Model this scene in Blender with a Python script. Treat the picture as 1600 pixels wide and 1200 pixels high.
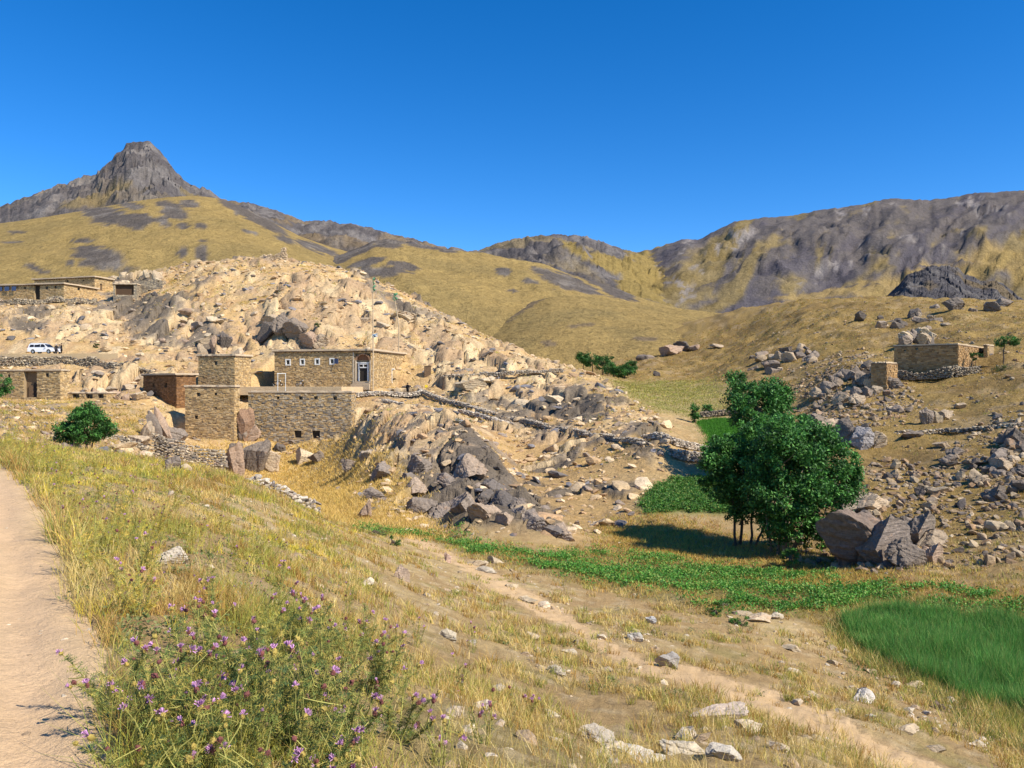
import bpy, math, random
import numpy as np

# ---------------------------------------------------------------- clear
for o in list(bpy.data.objects):
    bpy.data.objects.remove(o, do_unlink=True)
SC = bpy.context.scene
COL = SC.collection
R = math.radians

# ---------------------------------------------------------------- camera
cam_d = bpy.data.cameras.new('camera')
cam_d.sensor_width = 36.0
cam_d.lens = 27.72
cam_d.clip_start = 0.05
cam_d.clip_end = 6000
cam = bpy.data.objects.new('camera', cam_d)
cam.location = (0, 0, 0)
cam.rotation_euler = (R(90), 0, 0)
COL.objects.link(cam)
SC.camera = cam

# ---------------------------------------------------------------- sky, sun, exposure
SUN_EL, SUN_AZ = 43.0, -31.0        # azimuth from +X (right of the view), negative = behind the viewer
sun_vec = (math.cos(R(SUN_EL)) * math.cos(R(SUN_AZ)), math.cos(R(SUN_EL)) * math.sin(R(SUN_AZ)), math.sin(R(SUN_EL)))
W = bpy.data.worlds.new('World')
SC.world = W
W.use_nodes = True
nt = W.node_tree
nt.nodes.clear()
wo = nt.nodes.new('ShaderNodeOutputWorld')
bg = nt.nodes.new('ShaderNodeBackground')
sky = nt.nodes.new('ShaderNodeTexSky')
sky.sky_type = 'NISHITA'
sky.sun_disc = False
sky.sun_elevation = R(SUN_EL)
# Blender: rotation 0 puts the sun on +Y, positive turns towards +X
sky.sun_rotation = R(90.0 - SUN_AZ)
sky.altitude = 3000
sky.air_density = 1.0
sky.dust_density = 0.0
sky.ozone_density = 3.0
hs = nt.nodes.new('ShaderNodeHueSaturation')
hs.inputs['Saturation'].default_value = 1.36
hs.inputs['Hue'].default_value = 0.505
bg.inputs['Strength'].default_value = 0.147
nt.links.new(sky.outputs[0], hs.inputs['Color'])
nt.links.new(hs.outputs[0], bg.inputs['Color'])
nt.links.new(bg.outputs[0], wo.inputs['Surface'])

sd = bpy.data.lights.new('sun', 'SUN')
sd.energy = 5.0
sd.angle = R(0.53)
sd.color = (1.0, 0.93, 0.81)
sun = bpy.data.objects.new('sun', sd)
from mathutils import Vector, Matrix, Euler
sun.rotation_euler = Vector(sun_vec).to_track_quat('Z', 'Y').to_euler()
sun.location = (60, -20, 60)
COL.objects.link(sun)

SC.view_settings.view_transform = 'Standard'
SC.view_settings.look = 'None'
SC.view_settings.exposure = 0.5
SC.view_settings.gamma = 1.0
SC.view_settings.use_curve_mapping = False
try:
    SC.cycles.max_bounces = 4
    SC.cycles.diffuse_bounces = 2
    SC.cycles.transparent_max_bounces = 4
    SC.cycles.use_denoising = True
except Exception:
    pass

# ---------------------------------------------------------------- helpers: numbers
F = 1232.0
rng = np.random.default_rng(7)
random.seed(7)

def P(u, v, d):
    """a spot seen at photo position (u, v) that is d metres deep -> metres"""
    return np.array([(u - 800.0) / F * d, d, (600.0 - v) / F * d])

def _h(ix, iy, iz, seed):
    h = (ix.astype(np.int64) * 374761393 + iy.astype(np.int64) * 668265263 + iz.astype(np.int64) * 2147483647 + seed * 974634777) & 0xFFFFFFFF
    h = ((h ^ (h >> 13)) * 1274126177) & 0xFFFFFFFF
    h = ((h ^ (h >> 16)) * 2246822519) & 0xFFFFFFFF
    h = h ^ (h >> 15)
    return (h & 0xFFFFFF) / float(0xFFFFFF) * 2 - 1

def noise2(x, y, seed=0):
    x = np.asarray(x, float); y = np.asarray(y, float)
    ix = np.floor(x); iy = np.floor(y)
    fx = x - ix; fy = y - iy
    fx = fx * fx * fx * (fx * (fx * 6 - 15) + 10); fy = fy * fy * fy * (fy * (fy * 6 - 15) + 10)
    z = np.zeros_like(ix)
    a = _h(ix, iy, z, seed); b = _h(ix + 1, iy, z, seed)
    c = _h(ix, iy + 1, z, seed); d = _h(ix + 1, iy + 1, z, seed)
    return (a + (b - a) * fx) + ((c + (d - c) * fx) - (a + (b - a) * fx)) * fy

def noise3(x, y, z, seed=0):
    ix = np.floor(x); iy = np.floor(y); iz = np.floor(z)
    fx = x - ix; fy = y - iy; fz = z - iz
    fx = fx * fx * (3 - 2 * fx); fy = fy * fy * (3 - 2 * fy); fz = fz * fz * (3 - 2 * fz)
    def lay(k):
        a = _h(ix, iy, iz + k, seed); b = _h(ix + 1, iy, iz + k, seed)
        c = _h(ix, iy + 1, iz + k, seed); d = _h(ix + 1, iy + 1, iz + k, seed)
        return (a + (b - a) * fx) * (1 - fy) + (c + (d - c) * fx) * fy
    l0 = lay(0); l1 = lay(1)
    return l0 + (l1 - l0) * fz

def fbm(x, y, octv=4, seed=0, gain=0.5):
    s = 0; a = 1.0; t = 0
    for k in range(octv):
        c, sn = math.cos(0.6 * k), math.sin(0.6 * k)
        s = s + a * noise2((x * c - y * sn) * 2 ** k, (x * sn + y * c) * 2 ** k, seed + k * 17)
        t += a; a *= gain
    return s / t

def ridged(x, y, octv=4, seed=0, gain=0.5):
    s = 0; a = 1.0; t = 0
    for k in range(octv):
        c, sn = math.cos(0.7 * k), math.sin(0.7 * k)
        s = s + a * (1 - np.abs(noise2((x * c - y * sn) * 2 ** k, (x * sn + y * c) * 2 ** k, seed + k * 31)) * 2)
        t += a; a *= gain
    return s / t

def worley(x, y, seed=0):
    """cells: distance to nearest and second spot, offset from the cell's own spot, four random numbers per cell"""
    ix = np.floor(x); iy = np.floor(y)
    f1 = np.full(x.shape, 9.0); f2 = np.full(x.shape, 9.0); bx = np.zeros(x.shape); by = np.zeros(x.shape); ci = np.zeros(x.shape); cj = np.zeros(x.shape)
    for i in (-1, 0, 1):
        for j in (-1, 0, 1):
            cx, cy = ix + i, iy + j; z = np.zeros_like(cx)
            ox = x - (cx + 0.5 + 0.42 * _h(cx, cy, z, seed)); oy = y - (cy + 0.5 + 0.42 * _h(cx, cy, z + 1, seed))
            d = np.hypot(ox, oy)
            n = d < f1
            f2 = np.where(n, f1, np.minimum(f2, d))
            bx = np.where(n, ox, bx); by = np.where(n, oy, by); ci = np.where(n, cx, ci); cj = np.where(n, cy, cj)
            f1 = np.where(n, d, f1)
    z = np.zeros_like(ci)
    return f1, f2, bx, by, [_h(ci, cj, z + 7 + k, seed) for k in range(4)]

def sstep(a, b, x):
    t = np.clip((x - a) / (b - a), 0, 1)
    return t * t * (3 - 2 * t)

def in_poly(u, v, poly):
    u = np.asarray(u); v = np.asarray(v)
    r = np.zeros(u.shape, bool)
    n = len(poly)
    for i in range(n):
        x0, y0 = poly[i]; x1, y1 = poly[(i + 1) % n]
        c = ((y0 > v) != (y1 > v))
        if y1 != y0:
            r ^= c & (u < (x1 - x0) * (v - y0) / (y1 - y0) + x0)
    return r

def line_dist(u, v, pts, asp=1.0):
    """distance to a polyline, v stretched by asp"""
    best = np.full(np.shape(u), 1e9)
    for (x0, y0), (x1, y1) in zip(pts[:-1], pts[1:]):
        dx, dy = x1 - x0, (y1 - y0) * asp
        L = dx * dx + dy * dy
        t = np.clip(((u - x0) * dx + (v - y0) * asp * dy) / L, 0, 1)
        best = np.minimum(best, np.hypot(u - x0 - t * dx, (v - y0) * asp - t * dy))
    return best

def lerp(a, b, t):
    return a + (b - a) * t

def mixc(c0, c1, w):
    w = np.asarray(w)[..., None]
    return c0 * (1 - w) + np.asarray(c1) * w

# ---------------------------------------------------------------- helpers: meshes
def raw_mesh(name, V, faces_list, col=None, mats=None, smooth=False, midx=None):
    """faces_list: arrays of shape (n,3) or (n,4)"""
    me = bpy.data.meshes.new(name)
    V = np.ascontiguousarray(V, np.float32)
    faces_list = [np.asarray(f, np.int32) for f in faces_list if len(f)]
    loops = np.concatenate([f.ravel() for f in faces_list])
    tot = np.concatenate([np.full(len(f), f.shape[1], np.int32) for f in faces_list])
    start = np.concatenate([[0], np.cumsum(tot)[:-1]]).astype(np.int32)
    me.vertices.add(len(V)); me.vertices.foreach_set('co', V.ravel())
    me.loops.add(len(loops)); me.loops.foreach_set('vertex_index', loops)
    me.polygons.add(len(tot)); me.polygons.foreach_set('loop_start', start); me.polygons.foreach_set('loop_total', tot)
    me.polygons.foreach_set('use_smooth', np.full(len(tot), bool(smooth)))
    if midx is not None:
        me.polygons.foreach_set('material_index', np.asarray(midx, np.int32))
    if col is not None:
        at = me.attributes.new('col', 'FLOAT_COLOR', 'POINT')
        c = np.ones((len(V), 4), np.float32); c[:, :3] = col
        at.data.foreach_set('color', c.ravel())
    me.update(calc_edges=True)
    for m in (mats or []):
        me.materials.append(m)
    return me

def link(name, me, parent=None, **props):
    o = bpy.data.objects.new(name, me)
    COL.objects.link(o)
    if parent is not None:
        o.parent = parent
    for k, v in props.items():
        o[k] = v
    return o

def empty(name, loc, rz=0.0, **props):
    o = bpy.data.objects.new(name, None)
    o.empty_display_size = 0.2
    COL.objects.link(o)
    o.location = loc
    o.rotation_euler = (0, 0, rz)
    for k, v in props.items():
        o[k] = v
    return o

class MB:
    """collects boxes, tubes, discs; one mesh object at the end"""
    def __init__(s):
        s.V = []; s.T = []; s.Q = []; s.C = []; s.n = 0; s.c = (1, 1, 1)
    def add(s, V, T=None, Q=None, c=None):
        V = np.asarray(V, float)
        s.V.append(V); s.C.append(np.broadcast_to(np.asarray(c if c is not None else s.c, float), (len(V), 3)))
        if T is not None and len(T): s.T.append(np.asarray(T) + s.n)
        if Q is not None and len(Q): s.Q.append(np.asarray(Q) + s.n)
        s.n += len(V)
    BQ = np.array([[0, 3, 2, 1], [4, 5, 6, 7], [0, 1, 5, 4], [1, 2, 6, 5], [2, 3, 7, 6], [3, 0, 4, 7]])
    def box(s, x0, x1, y0, y1, z0, z1, c=None, jit=0.0, M=None):
        V = np.array([[x0, y0, z0], [x1, y0, z0], [x1, y1, z0], [x0, y1, z0], [x0, y0, z1], [x1, y0, z1], [x1, y1, z1], [x0, y1, z1]], float)
        if jit: V = V + rng.uniform(-jit, jit, V.shape)
        if M is not None: V = V @ np.asarray(M)[:3, :3].T + np.asarray(M)[:3, 3]
        s.add(V, Q=MB.BQ, c=c)
    def tube(s, pts, rad, n=8, c=None, cap=True):
        pts = np.asarray(pts, float); k = len(pts)
        rad = np.broadcast_to(np.asarray(rad, float), (k,))
        tg = np.gradient(pts, axis=0); tg /= np.linalg.norm(tg, axis=1)[:, None] + 1e-9
        ref = np.array([0.0, 0, 1]) if abs(tg[0][2]) < 0.9 else np.array([1.0, 0, 0])
        V = []
        for i in range(k):
            a = np.cross(tg[i], ref); a /= np.linalg.norm(a) + 1e-9
            b = np.cross(tg[i], a)
            th = np.arange(n) / n * 2 * np.pi
            V.append(pts[i] + rad[i] * (np.cos(th)[:, None] * a + np.sin(th)[:, None] * b))
        V = np.concatenate(V)
        Q = [[i * n + j, i * n + (j + 1) % n, (i + 1) * n + (j + 1) % n, (i + 1) * n + j] for i in range(k - 1) for j in range(n)]
        T = []
        if cap:
            V = np.concatenate([V, pts[:1], pts[-1:]])
            for j in range(n):
                T.append([k * n, (j + 1) % n, j]); T.append([k * n + 1, (k - 1) * n + j, (k - 1) * n + (j + 1) % n])
        s.add(V, T=T, Q=Q, c=c)
    def prism(s, poly, axis_vec, c=None):
        """poly: (n,3) planar outline, extruded by axis_vec"""
        poly = np.asarray(poly, float); n = len(poly)
        V = np.concatenate([poly, poly + np.asarray(axis_vec)])
        cen = np.array([poly.mean(0), poly.mean(0) + np.asarray(axis_vec)])
        V = np.concatenate([V, cen])
        Q = [[j, (j + 1) % n, n + (j + 1) % n, n + j] for j in range(n)]
        T = [[2 * n, (j + 1) % n, j] for j in range(n)] + [[2 * n + 1, n + j, n + (j + 1) % n] for j in range(n)]
        s.add(V, T=T, Q=Q, c=c)
    def build(s, name, mat, parent=None, smooth=False, **props):
        V = np.concatenate(s.V)
        fl = []
        if s.T: fl.append(np.concatenate(s.T))
        if s.Q: fl.append(np.concatenate(s.Q))
        me = raw_mesh(name, V, fl, col=np.concatenate(s.C), mats=[mat] if mat else None, smooth=smooth)
        return link(name, me, parent, **props)

# ---------------------------------------------------------------- helpers: materials
def mat_base(name, rough=0.9, spec=0.2):
    m = bpy.data.materials.new(name)
    m.use_nodes = True
    n = m.node_tree
    b = n.nodes['Principled BSDF']
    b.inputs['Roughness'].default_value = rough
    b.inputs['Specular IOR Level'].default_value = spec
    return m, n, b

def mat_col(name, rough=0.9, spec=0.15, scales=((3.0, 0.5),), bump=0.0, bump_scale=8.0, bump_dist=0.05, gain=1.0, trans=0.0, bump2=None):
    """colour from the 'col' attribute, broken up by object-space noise, with a noise bump"""
    m, n, b = mat_base(name, rough, spec)
    at = n.nodes.new('ShaderNodeAttribute'); at.attribute_name = 'col'
    geo = n.nodes.new('ShaderNodeNewGeometry')
    cur = at.outputs['Color']
    for sc_, amt in scales:
        nz = n.nodes.new('ShaderNodeTexNoise'); nz.inputs['Scale'].default_value = sc_; nz.inputs['Detail'].default_value = 5
        nz.inputs['Roughness'].default_value = 0.65
        n.links.new(geo.outputs['Position'], nz.inputs['Vector'])
        mr = n.nodes.new('ShaderNodeMapRange')
        mr.inputs['From Min'].default_value = 0.25; mr.inputs['From Max'].default_value = 0.75
        mr.inputs['To Min'].default_value = gain * (1 - amt); mr.inputs['To Max'].default_value = gain * (1 + amt)
        n.links.new(nz.outputs['Fac'], mr.inputs['Value'])
        mx = n.nodes.new('ShaderNodeVectorMath'); mx.operation = 'SCALE'
        n.links.new(cur, mx.inputs[0]); n.links.new(mr.outputs[0], mx.inputs['Scale'])
        cur = mx.outputs[0]
    n.links.new(cur, b.inputs['Base Color'])
    last = None
    for bb in ([(bump, bump_scale, bump_dist)] if bump else []) + ([bump2] if bump2 else []):
        nz = n.nodes.new('ShaderNodeTexNoise'); nz.inputs['Scale'].default_value = bb[1]; nz.inputs['Detail'].default_value = 6
        nz.inputs['Roughness'].default_value = 0.7
        n.links.new(geo.outputs['Position'], nz.inputs['Vector'])
        bp = n.nodes.new('ShaderNodeBump'); bp.inputs['Strength'].default_value = bb[0]; bp.inputs['Distance'].default_value = bb[2]
        n.links.new(nz.outputs['Fac'], bp.inputs['Height'])
        if last is not None: n.links.new(last, bp.inputs['Normal'])
        last = bp.outputs[0]
    if last is not None:
        n.links.new(last, b.inputs['Normal'])
    if trans:
        out = n.nodes['Material Output']
        tr = n.nodes.new('ShaderNodeBsdfTranslucent')
        n.links.new(cur, tr.inputs['Color'])
        ms = n.nodes.new('ShaderNodeMixShader'); ms.inputs[0].default_value = trans
        n.links.new(b.outputs[0], ms.inputs[1]); n.links.new(tr.outputs[0], ms.inputs[2])
        n.links.new(ms.outputs[0], out.inputs['Surface'])
    return m

def mat_flat(name, rgb, rough=0.8, spec=0.3, metal=0.0, amt=0.12, scale=6.0):
    m, n, b = mat_base(name, rough, spec)
    b.inputs['Metallic'].default_value = metal
    geo = n.nodes.new('ShaderNodeNewGeometry')
    nz = n.nodes.new('ShaderNodeTexNoise'); nz.inputs['Scale'].default_value = scale; nz.inputs['Detail'].default_value = 4
    n.links.new(geo.outputs['Position'], nz.inputs['Vector'])
    cr = n.nodes.new('ShaderNodeMapRange')
    cr.inputs['From Min'].default_value = 0.3; cr.inputs['From Max'].default_value = 0.7
    cr.inputs['To Min'].default_value = 1 - amt; cr.inputs['To Max'].default_value = 1 + amt
    n.links.new(nz.outputs['Fac'], cr.inputs['Value'])
    mx = n.nodes.new('ShaderNodeVectorMath'); mx.operation = 'SCALE'
    mx.inputs[0].default_value = rgb
    n.links.new(cr.outputs[0], mx.inputs['Scale'])
    n.links.new(mx.outputs[0], b.inputs['Base Color'])
    return m

M_GROUND = mat_col('ground soil', 0.95, 0.1, ((2.2, 0.18), (14.0, 0.24), (55.0, 0.30)), 0.8, 9.0, 0.09, bump2=(1.0, 38.0, 0.03))
M_ROAD = mat_col('dusty track', 0.95, 0.1, ((1.2, 0.08), (9.0, 0.10), (45.0, 0.16)), 0.8, 7.0, 0.05, bump2=(0.9, 60.0, 0.012))
M_HILL = mat_col('hill soil and rock', 0.95, 0.1, ((0.5, 0.15), (2.6, 0.35)), 1.0, 1.6, 0.35, bump2=(0.8, 6.0, 0.08))
M_FAR = mat_col('mountain', 0.95, 0.05, ((0.05, 0.12), (0.25, 0.22), (0.9, 0.25)), 1.0, 0.10, 5.0, bump2=(1.0, 0.45, 1.6))
# ================================================================ TERRAIN
# control spots: (u, v, depth) of the photo
TC = [
 # track and bank close by
 (0,1200,3.35),(100,1200,3.4),(60,900,7.2),(20,740,17.0),(-150,735,17.5),(-400,900,7.0),(-60,700,28),(60,705,26),
 (400,1200,3.55),(300,900,8.0),(200,765,17.0),(300,745,29.0),(120,712,27.0),(800,1200,4.2),(620,1050,7.4),(1100,1200,6.2),
 (420,765,36),(480,798,38),(560,822,43),(700,852,42),(740,893,30.5),(620,897,21.5),(480,840,22),(900,985,20),(1000,1045,14.5),(1200,1103,12.6),
 (1400,1198,10.0),(1000,1180,7.4),(1120,1115,10.2),(1400,1120,14.6),(1600,1205,12.6),(1900,1290,11.0),(830,1050,12.0),
 # crop field and valley floor
 (1320,985,26.6),(1345,1015,24.6),(1470,1075,21.2),(1600,1122,18.8),(1600,1020,24.0),(1450,1015,24.4),(1900,1150,18.0),(1900,1000,26),
 (1200,960,27.5),(1100,935,29.5),(1000,908,33),(880,880,36.5),(800,858,39.5),
 (1600,942,28.5),(1450,925,30.5),(1300,905,34),(1500,905,33),(1300,888,38),(1230,870,41),(1150,862,43),(1100,858,43.5),(1000,840,46.5),(950,832,47.5),
 (1050,790,55),(1050,775,58.5),(1010,800,53),(1120,765,60),(1070,728,71),(1160,735,70),(1130,672,89),(1180,690,82),(1085,664,95),(1060,640,106),(1000,604,146),(1080,603,144),
 (1040,596,158),(980,582,185),(1100,590,165),(1150,640,105),
 # village hill: face and crest
 (290,417,205),(350,411,202),(432,407,200),(500,416,196),(560,432,192),(620,458,185),(700,500,170),(800,546,150),(900,580,131),(950,602,119),(1000,640,100),(1040,664,88),
 (500,607,127),(640,609,131),(560,607,128),(430,612,126),(700,632,118),(800,657,104),(900,677,90),(1000,697,75),(1040,706,72),
 (800,720,80),(900,780,60),(950,815,51.5),(860,820,49),(800,828,47),(1000,760,63),(1040,730,69),
 (570,656,100),(600,648,94),(650,650,88),(700,664,82),(745,695,74),(640,640,104),(640,757,65),(590,732,73),(700,775,60),(760,760,63),(740,800,54),(720,828,48),(820,800,54),
 (450,692,113),(560,720,88),(600,775,60),(550,818,48),(520,690,108),
 (340,692,108),(230,696,92),(300,738,52),(240,715,60),(135,705,54),(50,648,92),(50,624,113),(150,622,115),(0,660,70),
 (150,590,128),(70,553,140),(0,556,140),(200,562,136),(250,590,127),(330,556,140),(100,483,165),(0,490,162),(60,470,184),(0,472,182),(200,462,190),(130,468,186),(200,438,206),(100,440,206),
 (400,460,170),(500,480,161),(600,540,145),(700,560,140),(750,592,128),(300,500,158),(400,520,150),(600,490,166),(680,530,152),
 (-300,560,138),(-300,490,170),(-300,640,90),(-300,720,40),
 # back of the hill
 (290,436,262),(432,440,262),(560,470,262),(700,530,255),(800,565,235),(900,590,210),(0,476,262),(-300,470,262),(100,470,262),
 (432,470,330),(0,480,330),(700,545,330),(200,475,330),(-300,480,330),(560,510,330),
 # right hillside
 (1260,640,95),(1200,604,120),(1150,574,150),(1400,590,97),(1500,587,92),(1590,582,88),(1590,540,106),(1600,486,160),(1500,472,185),(1400,500,165),(1300,528,148),(1200,550,158),
 (1300,702,62),(1400,682,66),(1590,682,58),(1400,775,49),(1590,778,44),(1320,770,51),(1500,850,38.5),(1590,872,34.5),(1300,868,40.5),(1240,760,55),(1500,640,76),(1300,600,98),
 (1600,472,195),(1800,470,190),(1400,465,215),(1300,467,235),(1250,469,250),(1150,484,285),(1060,505,300),(1000,530,280),(960,550,240),(900,566,220),
 (1600,500,260),(1400,500,290),(1250,500,330),(1800,500,260),(1100,510,330),(1000,530,330),(900,560,330),(1600,520,330),
 (1050,550,225),(1150,530,220),(1800,580,88),(1800,680,56),(1800,780,42),(1900,870,34),(2200,700,50),(2200,500,180),(2200,1100,20),
]
NEAR = [(-1.2, -1.72), (-0.5, -1.70), (0.0, -1.66), (0.5, -1.75), (1.2, -2.0)]
def _tps_setup():
    A = []; B = []; S = []
    for u, v, d in TC:
        A.append((u - 800) / F); B.append(math.log(d)); S.append((600 - v) / F + 1.65 / d)
    for a, z in NEAR:
        d = 1.2
        A.append(a); B.append(math.log(d)); S.append(z / d + 1.65 / d)
    X = np.array([np.array(A) * 3.0, np.array(B)]).T
    S = np.array(S); n = len(X)
    def K(r2): return 0.5 * r2 * np.log(r2 + 1e-12)
    r2 = ((X[:, None, :] - X[None]) ** 2).sum(-1)
    M = np.zeros((n + 3, n + 3))
    M[:n, :n] = K(r2) + np.eye(n) * 2e-4
    M[:n, n] = 1; M[:n, n + 1:] = X; M[n, :n] = 1; M[n + 1:, :n] = X.T
    w = np.linalg.solve(M, np.concatenate([S, np.zeros(3)]))
    def ev(a, d):
        q = np.array([np.ravel(a) * 3.0, np.log(np.ravel(d))]).T
        out = np.empty(len(q))
        for i in range(0, len(q), 20000):
            qq = q[i:i + 20000]
            rr = ((qq[:, None, :] - X[None]) ** 2).sum(-1)
            out[i:i + 20000] = K(rr) @ w[:n] + w[n] + qq @ w[n + 1:]
        return out.reshape(np.shape(a))
    return ev
tps = _tps_setup()

ga = np.concatenate([np.linspace(-1.25, -0.72, 26)[:-1], np.linspace(-0.72, 0.72, 540), np.linspace(0.72, 1.25, 26)[1:]])
gd = np.exp(np.concatenate([np.linspace(math.log(1.2), math.log(20), 135)[:-1], np.linspace(math.log(20), math.log(62), 150)[:-1],
                            np.linspace(math.log(62), math.log(215), 290)[:-1], np.linspace(math.log(215), math.log(330), 26)]))
NA, ND = len(ga), len(gd)
# smooth surface on a coarse grid, then interpolated
ca = np.linspace(-1.25, 1.25, 220); cb = np.linspace(math.log(1.2), math.log(330), 260)
cs = tps(*np.meshgrid(ca, np.exp(cb), indexing='ij'))
def bil(ax, bx, T, a, b):
    fa = np.clip(np.interp(a, ax, np.arange(len(ax))), 0, len(ax) - 1.001); fb = np.clip(np.interp(b, bx, np.arange(len(bx))), 0, len(bx) - 1.001)
    i = fa.astype(int); j = fb.astype(int); fa = fa - i; fb = fb - j
    return (T[i, j] * (1 - fa) * (1 - fb) + T[i + 1, j] * fa * (1 - fb) + T[i, j + 1] * (1 - fa) * fb + T[i + 1, j + 1] * fa * fb)
GA, GD = np.meshgrid(ga, gd, indexing='ij')
S0 = bil(ca, cb, cs, GA, np.log(GD)) - 1.65 / GD
U = GA * F + 800; Vv = 600 - S0 * F
GX = GA * GD; GY = GD
Z0 = S0 * GD

# ---------------- regions (soft, edges broken by noise)
ju = fbm(GX * 0.9, GY * 0.9, 4, 3); jv = fbm(GX * 0.9 + 40, GY * 0.9, 4, 5)
jig = np.clip(GD, 4, 60)
Uj = U + ju * 500 / jig; Vj = Vv + jv * 300 / jig
ROAD = [(-900, 2400), (260, 2400), (190, 1210), (172, 1130), (168, 1060), (140, 985), (118, 930), (100, 890), (92, 850), (72, 800), (50, 768), (20, 735), (0, 724), (-60, 712), (-500, 712), (-1600, 1200)]
m_road = in_poly(U + ju * 160 / jig, Vv + jv * 120 / jig, ROAD) & (GD < 26)
PATH = [(640, 842), (700, 868), (780, 912), (870, 962), (940, 1012), (1010, 1040), (1090, 1058), (1200, 1096), (1320, 1148), (1425, 1205), (1560, 1290)]
pd = line_dist(U, Vv, PATH, 1.5)
wpath = np.interp(U, [640, 780, 1000, 1400, 1600], [10, 22, 24, 44, 50])
m_path = 0.85 * sstep(1.0, 0.45, pd / wpath + 0.45 * ju) * (GD < 46) * (GD > 6)
HILL = [(-900, 380), (540, 380), (660, 470), (760, 520), (880, 566), (960, 600), (1045, 655), (1050, 690), (1040, 720), (1000, 790), (960, 835), (830, 840), (700, 835), (610, 760), (560, 690), (470, 700), (380, 745), (220, 735), (100, 690), (-900, 690)]
LOWL = [(-900, 627), (170, 624), (228, 640), (228, 700), (-900, 720)]
m_low = in_poly(U, Vv, LOWL) & (GD > 40)
m_hill = in_poly(Uj, Vj, HILL) & ~m_low & (GD > 44) & (GD < 262) & ((GD < 214) | (U < 760))
STRAW = [(430, 684), (560, 690), (640, 740), (650, 790), (700, 840), (640, 838), (540, 822), (470, 780), (380, 735), (300, 730), (330, 700)]
m_straw = in_poly(Uj, Vj, STRAW) & (GD > 40) & (GD < 125)
POTATO = [(560, 816), (700, 836), (800, 852), (860, 862), (950, 856), (1080, 876), (1180, 886), (1320, 905), (1340, 925), (1320, 955), (1290, 965), (1130, 958), (1000, 925), (880, 905), (800, 885), (700, 850), (560, 828)]
m_pot = in_poly(Uj, Vj, POTATO) & (GD > 24) & (GD < 50)
STUB = [(940, 825), (1010, 800), (1200, 850), (1300, 880), (1420, 900), (1600, 915), (1900, 930), (1900, 985), (1600, 965), (1330, 955), (1180, 888), (1080, 878), (960, 858)]
m_stub = in_poly(Uj, Vj, STUB) & (GD > 24) & (GD < 55)
PATCH = [(1000, 788), (1020, 762), (1060, 748), (1130, 748), (1160, 780), (1150, 802), (1060, 800), (1010, 802)]
m_patch = in_poly(Uj, Vj, PATCH) & (GD > 48) & (GD < 70)
MEADOW = [(955, 600), (990, 596), (1120, 594), (1150, 620), (1130, 650), (1080, 652), (1020, 640)]
m_mead = in_poly(Uj, Vj, MEADOW) & (GD > 90) & (GD < 185)
GREENF = [(1088, 658), (1125, 653), (1200, 660), (1220, 700), (1100, 702), (1108, 682)]
m_gf = in_poly(U, Vv, GREENF) & (GD > 74) & (GD < 100)
CROP = [(1312, 978), (1345, 960), (1450, 962), (1600, 985), (1950, 1010), (1950, 1190), (1600, 1128), (1470, 1078), (1345, 1015)]
m_crop = in_poly(U + ju * 14, Vv + jv * 10, CROP) & (GD < 30)
m_right = (U > 1200) & (GD > 34) & (Vv < 900) | ((U > 1040) & (GD > 98) & (Vv < 600)) | ((GD > 150) & (U > 880) & (Vv < 594))

def ell(u, v, lst, wob):
    m = np.zeros(u.shape)
    for (cx, cy, rx, ry, an) in lst:
        c, s = math.cos(R(an)), math.sin(R(an))
        x = ((u - cx) * c + (v - cy) * s) / rx; y = (-(u - cx) * s + (v - cy) * c) / ry
        m = np.maximum(m, sstep(1.18, 0.88, np.hypot(x, y) + 1.3 * wob))
    return m
def blur(m, na, nd):
    m = np.asarray(m, float)
    for ax, n in ((0, na), (1, nd)):
        for _ in range(2):
            p = np.pad(m, [(n, n) if k == ax else (0, 0) for k in (0, 1)], 'edge')
            c = np.cumsum(p, axis=ax)
            hi = np.take(c, np.arange(2 * n, 2 * n + m.shape[ax]), axis=ax); lo = np.take(c, np.arange(0, m.shape[ax]), axis=ax)
            m = (hi - lo) / (2.0 * n)
    return m
s_hill = blur(m_hill, 10, 9); s_right = blur(m_right, 26, 16); s_straw = blur(m_straw, 6, 5); s_pot = blur(m_pot, 5, 4); s_stub = blur(m_stub, 8, 5)
s_mead = blur(m_mead, 5, 4); s_patch = blur(m_patch, 2, 2)
# ---------------- relief
Z = Z0.copy()
nb = fbm(GX * 0.35, GY * 0.35, 5, 11)
nf = fbm(GX * 2.2, GY * 2.2, 4, 13)
near = sstep(60, 30, GD)
Z += near * (~m_road) * (0.09 * nb * sstep(3, 12, GD) + 0.05 * nf + 0.035 * fbm(GX * 6, GY * 6, 3, 15))
# wheel ruts run along the track
ruts = line_dist(U, Vv, [(-60, 2400), (40, 1200), (35, 1000), (20, 850), (-5, 760), (-40, 722)], 1.0)
Z += m_road * (0.010 * nf - 0.05 * np.exp(-(ruts / (260 / GD)) ** 2) + 0.02 * fbm(GX * 3, GY * 3, 3, 305))
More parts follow.
